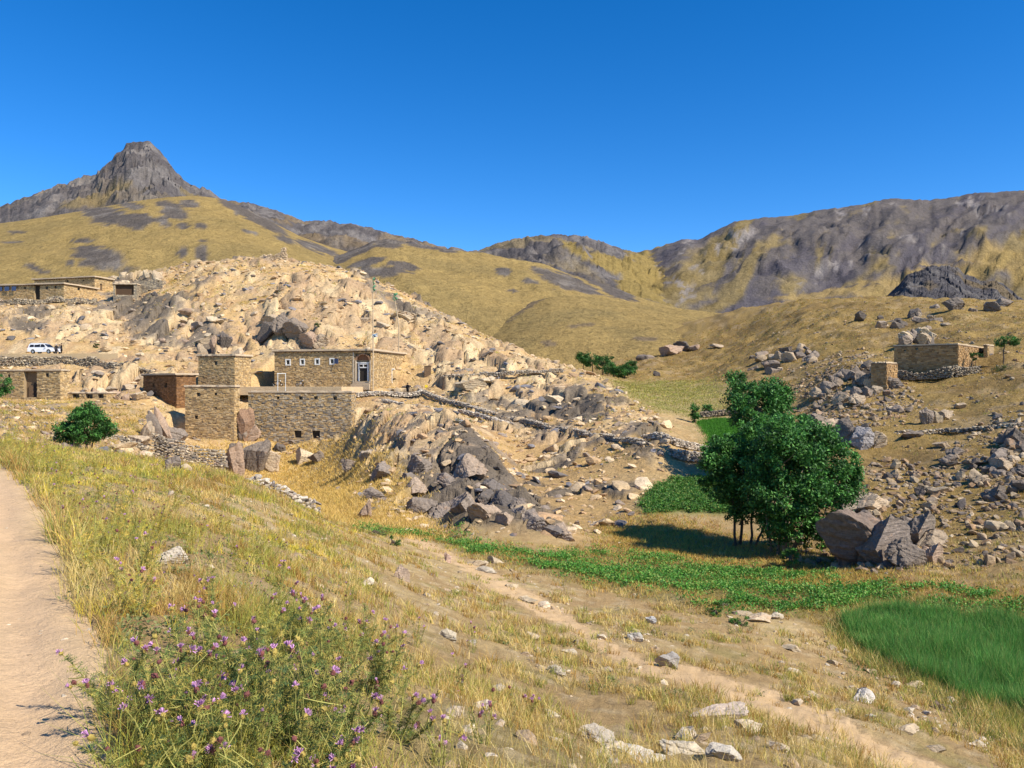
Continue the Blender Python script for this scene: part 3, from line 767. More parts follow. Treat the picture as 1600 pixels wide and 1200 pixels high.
ICO = [ico(k) for k in range(5)]

def rock_shape(seed, sub, cuts, rough=0.06):
    r = np.random.default_rng(seed)
    V, T = ICO[sub]; V = V.copy()
    V *= (1 + 0.25 * noise3(V[:, 0] * 1.3 + seed * 3.1, V[:, 1] * 1.3, V[:, 2] * 1.3, seed))[:, None]
    for _ in range(cuts):
        nrm = r.normal(size=3); nrm[2] *= 0.8; nrm /= np.linalg.norm(nrm)
        h = r.uniform(0.35, 0.78)
        dd = V @ nrm - h
        V = V - np.maximum(dd, 0)[:, None] * nrm
    if sub >= 2:
        # a few cracks: steps across the body
        for _ in range(3):
            nrm = r.normal(size=3); nrm[2] *= 0.4; nrm /= np.linalg.norm(nrm); h = r.uniform(-0.4, 0.4)
            q = V @ nrm - h + 0.06 * noise3(V[:, 0] * 3, V[:, 1] * 3, V[:, 2] * 3, seed + 5)
            V = V * (1 - 0.09 * np.exp(-(q / 0.07) ** 2))[:, None] * (1 + 0.05 * np.sign(q))[:, None]
        V *= (1 + rough * noise3(V[:, 0] * 4 + 7, V[:, 1] * 4, V[:, 2] * 4, seed + 9) + rough * 0.5 * noise3(V[:, 0] * 9 + 7, V[:, 1] * 9, V[:, 2] * 9, seed + 10))[:, None]
    if sub >= 3:
        # bedding ledges
        nrm = r.normal(size=3) * np.array([0.5, 0.5, 1.0]); nrm /= np.linalg.norm(nrm)
        q = (V @ nrm) * r.uniform(4, 7) + 0.9 * noise3(V[:, 0] * 2, V[:, 1] * 2, V[:, 2] * 2, seed + 21); q = q - np.floor(q)
        V *= (1 + 0.055 * (q - 0.5) + 0.03 * noise3(V[:, 0] * 14, V[:, 1] * 14, V[:, 2] * 14, seed + 22))[:, None]
    lo, hi = V.min(0), V.max(0)
    return (V - (lo + hi) / 2) / (hi - lo), T
PEB = [rock_shape(300 + k, 0, 2) for k in range(14)]
for k in range(14):
    PEB[k] = (PEB[k][0] + np.random.default_rng(k).uniform(-0.10, 0.10, PEB[k][0].shape), PEB[k][1])
MED = [rock_shape(400 + k, 1, 7) for k in range(12)]
BIGS = [rock_shape(500 + k, 4, 13, 0.05) for k in range(9)]
BIGM = [raw_mesh('boulder', V, [T], None, [M_ROCK]) for V, T in BIGS]
MIDS = [rock_shape(600 + k, 2, 9, 0.05) for k in range(10)]
MIDM = [raw_mesh('boulder', V, [T], None, [M_ROCK]) for V, T in MIDS]

def rots(n, tilt, r):
    """n rotation matrices: any heading, tilt up to `tilt`"""
    a = r.uniform(0, 2 * np.pi, n); b = r.normal(0, tilt, n); c = r.normal(0, tilt, n)
    ca_, sa, cb_, sb, cc_, s_c = np.cos(a), np.sin(a), np.cos(b), np.sin(b), np.cos(c), np.sin(c)
    Z_ = np.zeros(n); O = np.ones(n)
    Rz = np.stack([np.stack([ca_, -sa, Z_], -1), np.stack([sa, ca_, Z_], -1), np.stack([Z_, Z_, O], -1)], 1)
    Rx = np.stack([np.stack([O, Z_, Z_], -1), np.stack([Z_, cb_, -sb], -1), np.stack([Z_, sb, cb_], -1)], 1)
    Ry = np.stack([np.stack([cc_, Z_, s_c], -1), np.stack([Z_, O, Z_], -1), np.stack([-s_c, Z_, cc_], -1)], 1)
    return Ry @ Rx @ Rz

def scatter_mesh(shapes, pos, scl, rot, col, seed=0):
    """joins copies of the shapes into arrays V, T, C"""
    r = np.random.default_rng(seed)
    pick = r.integers(0, len(shapes), len(pos))
    Vs, Ts, Cs = [], [], []; n = 0
    for k, (V, T) in enumerate(shapes):
        i = np.nonzero(pick == k)[0]
        if not len(i): continue
        W_ = np.einsum('nij,nvj->nvi', rot[i], V[None] * scl[i][:, None, :]) + pos[i][:, None, :]
        m = len(V)
        Vs.append(W_.reshape(-1, 3)); Ts.append((T[None] + (n + np.arange(len(i)) * m)[:, None, None]).reshape(-1, T.shape[1])); Cs.append(np.repeat(col[i], m, axis=0))
        n += len(i) * m
    return np.concatenate(Vs), np.concatenate(Ts), np.concatenate(Cs)

cellw = (np.abs(np.gradient(GX, axis=0)) * np.abs(np.gradient(GY, axis=1)))
def sample_cells(weight, n, r):
    """random ground spots with chance ~ weight * cell area"""
    w = (weight * cellw).ravel(); w = w / w.sum()
    k = r.choice(len(w), n, p=w)
    i, j = np.unravel_index(k, GX.shape)
    a = ga[i] + r.uniform(-0.5, 0.5, n) * np.gradient(ga)[i]; d = gd[j] + r.uniform(-0.5, 0.5, n) * np.gradient(gd)[j]
    return a * d, d, k

PALS = {'hill': np.array([[0.58, 0.42, 0.24], [0.52, 0.35, 0.185], [0.42, 0.27, 0.145], [0.64, 0.49, 0.31], [0.30, 0.235, 0.18], [0.16, 0.14, 0.125]]),
        'right': np.array([[0.38, 0.27, 0.155], [0.27, 0.205, 0.14], [0.45, 0.345, 0.215], [0.18, 0.145, 0.115], [0.34, 0.22, 0.12]]),
        'bank': np.array([[0.54, 0.43, 0.29], [0.46, 0.345, 0.21], [0.60, 0.50, 0.36], [0.36, 0.26, 0.16]])}
def stones(name, label, shapes, weight, n, smin, smax, pal, seed, pw=2.2, sq=(0.7, 0.5), sink=0.18, tilt=0.35, pxmin=0.0, darkmap=None, probs=None):
    r = np.random.default_rng(seed)
    x, y, k = sample_cells(weight, n, r)
    s = smin * (1 - r.random(n) * (1 - (smin / smax) ** (pw - 1))) ** (-1 / (pw - 1))
    s = np.maximum(s, pxmin * y / F)
    scl = np.stack([s * r.uniform(0.8, 1.25, n), s * sq[0] * r.uniform(0.8, 1.3, n), s * sq[1] * r.uniform(0.7, 1.4, n)], -1)
    pos = np.stack([x, y, gz(x, y) + scl[:, 2] * (0.5 - sink) - 0.02], -1)
    pi = r.choice(len(PALS[pal]), n, p=probs)
    c = PALS[pal][pi] * r.uniform(0.8, 1.15, (n, 1))
    if darkmap is not None:
        dk = darkmap.ravel()[k]; c = np.where((r.random(n) < dk)[:, None], np.array([0.16, 0.15, 0.15]) * r.uniform(0.7, 1.5, (n, 1)), c)
    V, T, Cc = scatter_mesh(shapes, pos, scl, rots(n, tilt, r), np.clip(c, 0.02, 0.85), seed)
    o = link(name, raw_mesh(name, V, [T], Cc, [M_STONES]), kind='stuff', label=label, category='stones')
    return o

vis = 1.0 / np.clip(GD, 5, 400)
inframe = (U > -80) & (U < 1680)
facing = inframe * 1.0
DARKP = ell(U, Vv, [(455, 512, 50, 26, 10), (345, 535, 22, 14, 0), (250, 500, 40, 20, 10), (560, 480, 60, 20, 15), (640, 510, 70, 22, 20), (120, 505, 60, 14, 5), (700, 560, 60, 14, 25), (520, 455, 40, 12, 10), (360, 500, 30, 14, 0), (60, 520, 60, 10, 0), (790, 590, 60, 10, 25)], 0.7 * rk2)
ocfoot = blur(m_oc, 14, 12) * (~m_oc) * (GD > 44) * (GD < 75)
hw = m_hill * inframe * (1 - 0.9 * flat) * (GD < 212)
stones('loose_stones', 'pale and grey stones littering the rocky village hill', PEB, np.maximum(hw, ocfoot > 0.05) * (1 - 0.6 * bed) * (0.3 + sstep(-0.3, 0.4, fbm(GX * 0.3, GY * 0.3, 4, 95)) + 1.5 * ocfoot), 10500, 0.2, 1.2, 'hill', 1, sq=(0.75, 0.34), darkmap=0.3 * DARKP + 0.03, pxmin=2.0, sink=0.3, probs=[.28,.22,.14,.2,.12,.04])
stones('loose_slabs', 'broken rock slabs jutting from the rocky village hill', MED, hw * (1 - 0.5 * bed) * (0.2 + sstep(0, 0.5, rk2)), 1000, 0.6, 2.2, 'hill', 2, sq=(0.8, 0.4), darkmap=0.6 * DARKP + 0.20, tilt=0.22, sink=0.35, probs=[.26,.22,.14,.2,.12,.06])
rwt = m_right * inframe * (GD < 200)
scree = ell(U, Vv, [(1560, 760, 120, 60, 10), (1450, 800, 140, 70, 10), (1400, 850, 200, 50, 6), (1330, 620, 90, 60, 0), (1500, 820, 140, 80, 0), (1580, 690, 60, 40, 0)], 0.5 * rk2)
stones('loose_stones', 'brown and grey stones strewn over the right hillside', PEB, rwt * (0.10 + 0.5 * sstep(0.0, 0.5, rk2) * (GD < 130) + 2.5 * scree), 6200, 0.14, 0.7, 'right', 3, pxmin=1.5, sink=0.25)
stones('scree_blocks', 'angular blocks of the scree slope behind the tree', MED, rwt * (0.03 * (GD < 130) + 1.6 * scree), 750, 0.3, 1.0, 'right', 4, sink=0.22, tilt=0.5)
bankw = ((GD < 45) & ~m_road & ~m_crop & ~m_pot & inframe & (U > 240)) * (1 - 0.6 * m_path)
stones('loose_stones', 'small pale stones lying on the grassy bank', PEB, bankw * (0.1 + sstep(0.0, 0.5, nb) + 2 * ell(U, Vv, [(1450, 1090, 200, 40, 24), (900, 950, 130, 16, 30), (720, 920, 60, 14, 20), (1180, 970, 70, 14, 10)], 0.3 * nf)) * vis, 5200, 0.02, 0.24, 'bank', 5, pw=2.3, sq=(0.75, 0.4), pxmin=1.6)
stones('loose_stones', 'stones on the earthy terraces below the left houses', PEB, m_low * inframe * (GD > 44) * sstep(-0.1, 0.4, fbm(GX * 0.4, GY * 0.4, 4, 315)), 1500, 0.2, 0.8, 'hill', 7, pxmin=2, sink=0.3)
stones('gravel', 'grit and pebbles on the dirt track', PEB, (m_road & inframe) * vis * vis, 2200, 0.008, 0.06, 'bank', 6, pw=2.4)

# ---- boulders set one by one
def boulder(u, v, w, h, col, parent=None, big=True, dep=0.8, rz=None, tilt=0.0, d=None, sink=0.12, k=None, lean=0.0, name='boulder', **props):
    """base at photo spot (u, v); w x h photo pixels across"""
    p = hit(u, v) if d is None else P(u, v, d)
    dd = p[1]; ww, hh = w / F * dd, h / F * dd
    ms = BIGM if big else MIDM
    me = ms[random.randrange(len(ms)) if k is None else k % len(ms)]
    o = link(name, me, parent, **props)
    hh2 = hh * (1 + sink)
    loc = np.array([p[0], p[1], p[2] + hh2 * 0.5 - hh * sink])
    if parent is not None:
        loc = loc - np.array(parent.location)
    o.location = loc
    rz = random.choice([0, math.pi]) + random.uniform(-0.35, 0.35) if rz is None else rz
    o.rotation_euler = (random.uniform(-0.1, 0.1), lean + random.uniform(-0.08, 0.08), rz)
    o.scale = (ww, ww * dep, hh2)
    f = random.uniform(0.85, 1.15)
    o.color = (col[0] * f, col[1] * f, col[2] * f, 1)
    return o
GREY = (0.24, 0.19, 0.145); DGREY = (0.14, 0.115, 0.094); TAN = (0.42, 0.32, 0.21); PALE = (0.54, 0.42, 0.27); PINK = (0.38, 0.265, 0.18); RUST = (0.27, 0.165, 0.10)

def outcrop(label, items=(), poly=None, n=0, px=(10, 30), asp=(0.6, 1.0), cols=(GREY,), seed=0, lean=0.0, big=True, sink=0.3):
    rr = random.Random(seed); st = random.getstate(); random.seed(seed)
    pts = [(i[0], i[1], i[2], i[3], i[4] if len(i) > 4 else rr.choice(cols)) for i in items]
    if poly:
        us = [p[0] for p in poly]; vs = [p[1] for p in poly]; c = 0
        while c < n:
            u = rr.uniform(min(us), max(us)); v = rr.uniform(min(vs), max(vs))
            if in_poly(np.array([u]), np.array([v]), poly)[0]:
                s = px[0] * (px[1] / px[0]) ** (rr.random() ** 1.5)
                pts.append((u, v, s, s * rr.uniform(*asp), rr.choice(cols))); c += 1
    b = hit(sum(p[0] for p in pts) / len(pts), max(p[1] for p in pts))
    root = empty('rock_outcrop', tuple(b), 0, label=label, category='rock outcrop', group='rock outcrops on the slopes')
    for u, v, w, h, c in pts:
        boulder(u, v, w, h, c, root, big=big and w > 22, lean=lean + rr.uniform(-0.15, 0.15), sink=sink)
    random.setstate(st)
    return root

random.seed(11)
for (u, v) in [(650, 772), (668, 790), (690, 800), (706, 815), (725, 822), (742, 812), (752, 828), (775, 818), (790, 832), (810, 822), (835, 832), (860, 836), (880, 838), (760, 790), (720, 792), (790, 795), (812, 800), (640, 755), (700, 770), (770, 765), (800, 770), (575, 722), (600, 746), (655, 735), (735, 745)]:
    w = random.uniform(24, 58) if v > 700 else random.uniform(40, 84)
    boulder(u, v + 3, w, w * (random.uniform(0.35, 0.6) if v > 700 else random.uniform(0.14, 0.24)), random.choice(([(0.26, 0.21, 0.165), (0.15, 0.127, 0.108), (0.22, 0.18, 0.145), (0.36, 0.27, 0.19)] if v > 735 else [(0.42, 0.32, 0.22), (0.32, 0.25, 0.185), (0.26, 0.21, 0.165), (0.46, 0.36, 0.25)])), OCROP, big=True, lean=0.3 if v > 700 else 0.12, sink=0.9 if v > 700 else 1.4, dep=1.2)
outcrop('leaning grey rock slabs left of the tall windowed stone house',
        [(243, 690, 18, 50, GREY), (254, 690, 16, 52, PINK), (230, 688, 20, 30, TAN), (215, 700, 34, 20, TAN), (268, 692, 40, 26, GREY)], seed=12, lean=0.35)
outcrop('upright reddish rock pillars under the tall windowed stone house',
        [(365, 738, 40, 50, PINK), (400, 738, 44, 52, GREY), (425, 735, 34, 36, TAN), (345, 735, 30, 20, GREY), (270, 735, 26, 24, GREY), (300, 732, 30, 26, PALE), (290, 738, 20, 14, PALE)],
        [(230, 700), (330, 690), (440, 690), (440, 720), (240, 720)], 16, (10, 26), (0.5, 0.9), (GREY, DGREY, TAN), 13)
outcrop('low pale rocks in the straw slope below the long house', [(480, 720, 40, 22, PALE), (495, 722, 30, 18, GREY), (545, 738, 24, 20, GREY), (585, 780, 40, 16, GREY), (570, 810, 26, 30, PINK), (660, 800, 50, 30, GREY)], seed=14)
outcrop('dark upright slabs high on the rocky village hill', [(418, 522, 30, 34, DGREY), (440, 526, 34, 36, GREY), (462, 530, 40, 30, GREY), (485, 534, 40, 26, PINK), (500, 537, 30, 18, TAN), (425, 505, 40, 16, TAN)], seed=15, lean=0.3)
outcrop('two rounded dark boulders standing side by side above the annex roof', [(335, 552, 16, 28, PINK), (352, 552, 24, 30, DGREY), (318, 553, 18, 16, TAN), (370, 556, 20, 12, TAN)], seed=16)
outcrop('broad grey slab outcrop across the middle of the village hill', poly=[(540, 490), (640, 480), (760, 545), (830, 590), (740, 580), (600, 530)], n=22, px=(12, 34), asp=(0.2, 0.35), cols=(GREY, DGREY, TAN, PALE), seed=17, lean=0.3, sink=0.6)
outcrop('grey and pale rock bands above the parked car', poly=[(90, 490), (300, 470), (420, 480), (330, 540), (120, 545)], n=22, px=(12, 34), asp=(0.25, 0.45), cols=(GREY, TAN, PALE, PINK), seed=18, lean=0.1, sink=0.6)
outcrop('pale tumbled rocks beside the brown mud brick house', poly=[(130, 600), (220, 590), (225, 625), (170, 630)], n=16, px=(14, 36), asp=(0.35, 0.6), cols=(PALE, TAN, GREY, PINK), seed=19, sink=0.4)
outcrop('pale rock knob on the skyline behind the upper houses', poly=[(175, 440), (200, 428), (250, 436), (255, 448), (180, 448)], n=18, px=(10, 24), asp=(0.5, 0.9), cols=(PALE, TAN), seed=20)
outcrop('large pale bedrock slabs along the hillside path', [(735, 608, 50, 18, PALE), (820, 632, 50, 20, PALE), (865, 628, 30, 12, PALE), (905, 650, 24, 10, PALE), (760, 600, 30, 12, PALE)], seed=21, big=True)
outcrop('pair of blocky grey boulder heads right of the big tree', [(1325, 695, 44, 42, GREY), (1345, 698, 40, 34, (0.3, 0.27, 0.25)), (1290, 672, 60, 20, TAN), (1312, 690, 26, 34, DGREY), (1368, 695, 36, 26, TAN), (1275, 668, 30, 18, GREY)], seed=22, lean=0.2)
outcrop('jumbled dark boulder heap below the right stone house', poly=[(1262, 640), (1290, 605), (1330, 570), (1380, 590), (1400, 612), (1370, 625), (1310, 640)], n=40, px=(9, 30), asp=(0.5, 0.9), cols=(GREY, DGREY, TAN, GREY), seed=23)
outcrop('rocks piled against the small square outbuilding', [(1352, 600, 30, 26, GREY), (1368, 604, 34, 18, TAN), (1388, 606, 30, 16, GREY), (1400, 606, 22, 12, DGREY), (1376, 598, 20, 12, DGREY)], seed=33)
outcrop('huge split dark boulder at the foot of the scree beside the tree',
        [(1332, 880, 130, 84, (0.19, 0.14, 0.105)), (1372, 876, 96, 74, (0.22, 0.175, 0.14)), (1402, 864, 70, 52, GREY), (1350, 800, 70, 22, TAN), (1430, 848, 60, 54, GREY), (1415, 885, 62, 46, GREY), (1455, 880, 34, 34, PINK), (1450, 855, 60, 24, TAN), (1375, 868, 24, 30, PALE), (1340, 786, 60, 14, TAN)], seed=24, lean=0.15)
outcrop('dark boulder jumble at the right edge of the scree', poly=[(1500, 700), (1600, 680), (1640, 780), (1590, 800), (1530, 770)], n=34, px=(13, 36), asp=(0.5, 0.8), cols=(GREY, DGREY, GREY, TAN), seed=25, lean=0.4)
outcrop('grey boulder heap just behind the right stone house', poly=[(1410, 545), (1420, 515), (1455, 505), (1465, 545)], n=20, px=(10, 30), asp=(0.6, 0.9), cols=(GREY, DGREY, TAN, PALE), seed=26)
outcrop('scattered grey rocks on the right crest above the stone house', [(1488, 487, 30, 20, DGREY), (1550, 482, 26, 16, DGREY), (1570, 480, 24, 14, GREY), (1346, 502, 24, 16, DGREY), (1376, 498, 10, 7, DGREY), (1520, 484, 14, 8, GREY), (1460, 484, 14, 7, GREY)],
        [(1360, 510), (1430, 495), (1480, 500), (1480, 512), (1370, 515)], 16, (10, 24), (0.4, 0.7), (GREY, DGREY, TAN), 27)
outcrop('long low grey outcrop on the golden slope above the tree', poly=[(1150, 575), (1190, 552), (1250, 545), (1300, 548), (1260, 565), (1190, 590)], n=26, px=(10, 36), asp=(0.4, 0.7), cols=(GREY, DGREY, TAN), seed=28, lean=-0.1)
outcrop('dark reddish outcrop on the golden slope across the valley', [(1050, 556, 40, 16, PINK), (1066, 549, 30, 14, DGREY), (1084, 545, 20, 8, PINK), (1002, 566, 22, 9, DGREY), (1026, 587, 12, 8, DGREY), (1120, 545, 22, 6, TAN), (1015, 562, 16, 6, GREY)], seed=29)
outcrop('brown boulders on the slope between tree top and right house', [(1445, 662, 24, 26, GREY), (1462, 660, 20, 18, PALE), (1478, 655, 24, 16, TAN), (1420, 690, 40, 10, GREY), (1400, 642, 22, 10, GREY), (1500, 640, 18, 10, TAN), (1470, 700, 26, 10, TAN), (1490, 718, 30, 16, GREY), (1480, 725, 26, 14, GREY), (1440, 770, 24, 14, GREY)], seed=30)

# ---- stones of the near bank
def near_stone(u, v, w, h, col, label, dep=0.8, k=0, name='stone', big=True):
    boulder(u, v, w, h * 0.9, col, big=big, dep=dep, k=k, name=name, sink=0.5, label=label, category='stone', group='stones on the near bank')
near_stone(992, 1192, 120, 34, (0.60, 0.52, 0.40), 'widest flat pale slab at the bottom of the grassy bank', 1.0, 1, 'flat_stone')
near_stone(935, 1160, 70, 20, (0.58, 0.49, 0.37), 'flat pale slab just above the widest slab, with grass at its edge', 0.9, 2, 'flat_stone')
near_stone(1122, 1126, 100, 20, (0.52, 0.41, 0.31), 'long thin pinkish slab casting a dark line of shade', 0.6, 3, 'flat_stone')
near_stone(1075, 1152, 26, 18, (0.55, 0.48, 0.38), 'small rounded pale stone below the long thin slab', 0.9, 4)
near_stone(1130, 1190, 60, 24, (0.56, 0.49, 0.38), 'pale slab at the bottom edge beside a grass tuft', 0.9, 5, 'flat_stone')
near_stone(1042, 1042, 40, 24, (0.40, 0.36, 0.31), 'grey lumpy boulder in the grass above the path', 0.8, 6)
near_stone(992, 1004, 26, 16, (0.60, 0.55, 0.46), 'cream rounded stone uphill of the grey lumpy boulder', 0.8, 7)
near_stone(1017, 972, 18, 13, (0.42, 0.40, 0.37), 'small grey stone near the edge of the green crop strip', 0.8, 8)
near_stone(628, 906, 26, 26, (0.42, 0.31, 0.22), 'pointed brown stone standing in the dry grass', 0.6, 9)
near_stone(1345, 1092, 44, 22, (0.60, 0.54, 0.46), 'pale slanting slab on the bank above the crop field', 0.8, 10, 'flat_stone')
near_stone(1468, 1108, 16, 16, (0.26, 0.19, 0.15), 'small dark brown stone on the bank', 0.8, 11)
near_stone(270, 882, 56, 26, (0.58, 0.49, 0.36), 'half buried pale rock among yellow thistles beside the track', 0.9, 0)
near_stone(372, 940, 20, 18, (0.66, 0.62, 0.52), 'white lump of stone among the thistle flowers', 0.8, 2)
near_stone(700, 880, 12, 18, (0.55, 0.38, 0.28), 'small upright reddish stone by the path head', 0.8, 3)
near_stone(955, 1185, 60, 18, (0.52, 0.42, 0.29), 'flat slab under the left end of the widest slab', 0.9, 6, 'flat_stone')
near_stone(1065, 1180, 70, 22, (0.54, 0.45, 0.31), 'flat cracked slab between the widest slab and the grass tuft', 0.9, 7, 'flat_stone')
near_stone(1170, 1150, 44, 16, (0.50, 0.40, 0.27), 'small flat slab right of the long thin slab', 0.9, 8, 'flat_stone')
near_stone(1215, 1178, 36, 14, (0.48, 0.38, 0.26), 'small tan slab beside the lower footpath', 0.9, 9, 'flat_stone')
near_stone(860, 1120, 34, 14, (0.52, 0.43, 0.30), 'half sunk pale stone left of the slabs', 0.9, 10)
near_stone(700, 1000, 34, 14, (0.54, 0.45, 0.31), 'pale stone in the grass right of the thistle clump', 0.9, 11)
near_stone(570, 915, 30, 13, (0.54, 0.45, 0.32), 'pale stone in the dry grass uphill of the thistle clump', 0.9, 1)
for i, (u, v, w, h) in enumerate([(745, 882, 44, 14), (775, 880, 34, 16), (760, 893, 40, 10), (800, 918, 24, 9), (826, 940, 36, 10), (848, 946, 30, 12), (818, 935, 20, 8), (830, 998, 34, 14), (890, 1022, 30, 12), (920, 1035, 24, 12), (945, 1046, 30, 9), (870, 1052, 44, 14), (845, 1045, 20, 12), (900, 1010, 12, 14), (940, 1000, 22, 10),
                                  (1185, 972, 50, 12), (1160, 962, 36, 10), (1210, 968, 30, 14), (1300, 1015, 20, 10), (1305, 1038, 28, 10), (1325, 1022, 16, 12), (1360, 1050, 24, 8), (1395, 1060, 30, 8), (1400, 1072, 20, 10), (1430, 1075, 34, 12), (1470, 1085, 30, 10), (1480, 1100, 36, 14), (1500, 1108, 26, 8), (1520, 1112, 30, 12), (1540, 1118, 28, 12), (1560, 1125, 24, 8), (1235, 1015, 36, 12), (1240, 1050, 30, 10), (1420, 1145, 40, 16), (1460, 1170, 34, 12), (1525, 1165, 30, 14), (1270, 1090, 26, 10)]):
    near_stone(u, v, w * 0.85, h * 0.8, [PALE, (0.46, 0.36, 0.23), (0.54, 0.45, 0.32)][i % 3], ('loose pale stone in the broken row along the near footpath' if u < 1100 else 'loose pale stone on the bank above the green crop field'), 0.8, i)
# ================================================================ HOUSES AND WALLS
M_STONEW = mat_col('rubble stone wall', 0.95, 0.1, ((0.8, 0.12), (6.0, 0.2)), 0.6, 10.0, 0.03)
M_MORTAR = mat_col('mud mortar', 0.97, 0.05, ((1.5, 0.2),), 0.6, 7.0, 0.05)
M_MUD = mat_col('mud roof', 0.97, 0.05, ((1.0, 0.12), (8.0, 0.15)), 0.7, 3.0, 0.08)
M_WHITE = mat_flat('white paint', (0.72, 0.70, 0.64), 0.6, 0.3)
M_GLASSD = mat_flat('dark window glass', (0.02, 0.022, 0.025), 0.15, 0.5)
M_WOOD = mat_flat('weathered timber', (0.16, 0.10, 0.055), 0.85, 0.2, amt=0.3)
M_BLUE = mat_flat('blue painted shutter', (0.045, 0.075, 0.16), 0.5, 0.4)
M_DARKW = mat_flat('dark doorway timber', (0.035, 0.028, 0.022), 0.8, 0.2)
HPAL = np.array([[0.52, 0.35, 0.165], [0.43, 0.285, 0.13], [0.58, 0.41, 0.21], [0.34, 0.23, 0.12], [0.46, 0.335, 0.19]])
HPAL = HPAL * np.array([0.98, 0.98, 0.95])
GPAL = np.array([[0.42, 0.335, 0.225], [0.30, 0.245, 0.175], [0.50, 0.405, 0.27], [0.22, 0.185, 0.145]])

def facing(mb, O, e, n, L, H, holes=(), ch=(0.13, 0.24), ln=(0.2, 0.6), pal=HPAL, seed=0, prot=(0.0, 0.085)):
    r = random.Random(seed); e = np.asarray(e, float); n = np.asarray(n, float); O = np.asarray(O, float); up = np.array([0, 0, 1.0])
    z = 0.0
    while z < H - 0.04:
        h = min(r.uniform(*ch), H - z)
        iv = [(0.0, L)]
        for (s0, s1, z0, z1) in holes:
            if z + h * 0.6 > z0 and z + h * 0.4 < z1:
                nv = []
                for a, b in iv:
                    if s1 <= a or s0 >= b: nv.append((a, b)); continue
                    if s0 > a: nv.append((a, s0))
                    if s1 < b: nv.append((s1, b))
                iv = nv
        for a, b in iv:
            s = a
            while s < b - 0.03:
                l = min(r.uniform(*ln), b - s)
                if b - s - l < 0.12: l = b - s
                p = r.uniform(*prot); g = 0.012
                c = pal[r.randrange(len(pal))] * r.uniform(0.8, 1.2)
                A = O + e * (s + g) + up * (z + g); ex = e * (l - 2 * g); uz = up * (h - 2 * g + r.uniform(-0.03, 0.02)); nb_, nf_ = -0.04 * n, p * n
                j = lambda: e * r.uniform(-0.035, 0.035) + up * r.uniform(-0.035, 0.035) + n * r.uniform(-0.012, 0.012)
                V = np.array([A + nb_, A + ex + nb_, A + ex + uz + nb_, A + uz + nb_, A + nf_ + j(), A + ex + nf_ + j(), A + ex + uz + nf_ + j(), A + uz + nf_ + j()])
                mb.add(V, Q=[[4, 5, 6, 7], [0, 1, 5, 4], [1, 2, 6, 5], [2, 3, 7, 6], [3, 0, 4, 7]], c=c)
                s += l
        z += h

def panel(mb, O, e, n, L, H, holes, t=0.5, c=(0.36, 0.26, 0.15)):
    """solid wall, openings left free; outer face through O, thickness inwards"""
    e = np.asarray(e, float); n = np.asarray(n, float); O = np.asarray(O, float)
    ss = sorted(set([0, L] + [x for h in holes for x in h[:2]])); zz = sorted(set([0, H] + [x for h in holes for x in h[2:4]]))
    M = np.eye(4); M[:3, 0] = e; M[:3, 1] = -n; M[:3, 2] = (0, 0, 1); M[:3, 3] = O
    for a, b in zip(ss[:-1], ss[1:]):
        for z0, z1 in zip(zz[:-1], zz[1:]):
            if any(h[0] <= (a + b) / 2 <= h[1] and h[2] <= (z0 + z1) / 2 <= h[3] for h in holes): continue
            mb.box(a, b, 0, t, z0, z1, c=c, M=M)

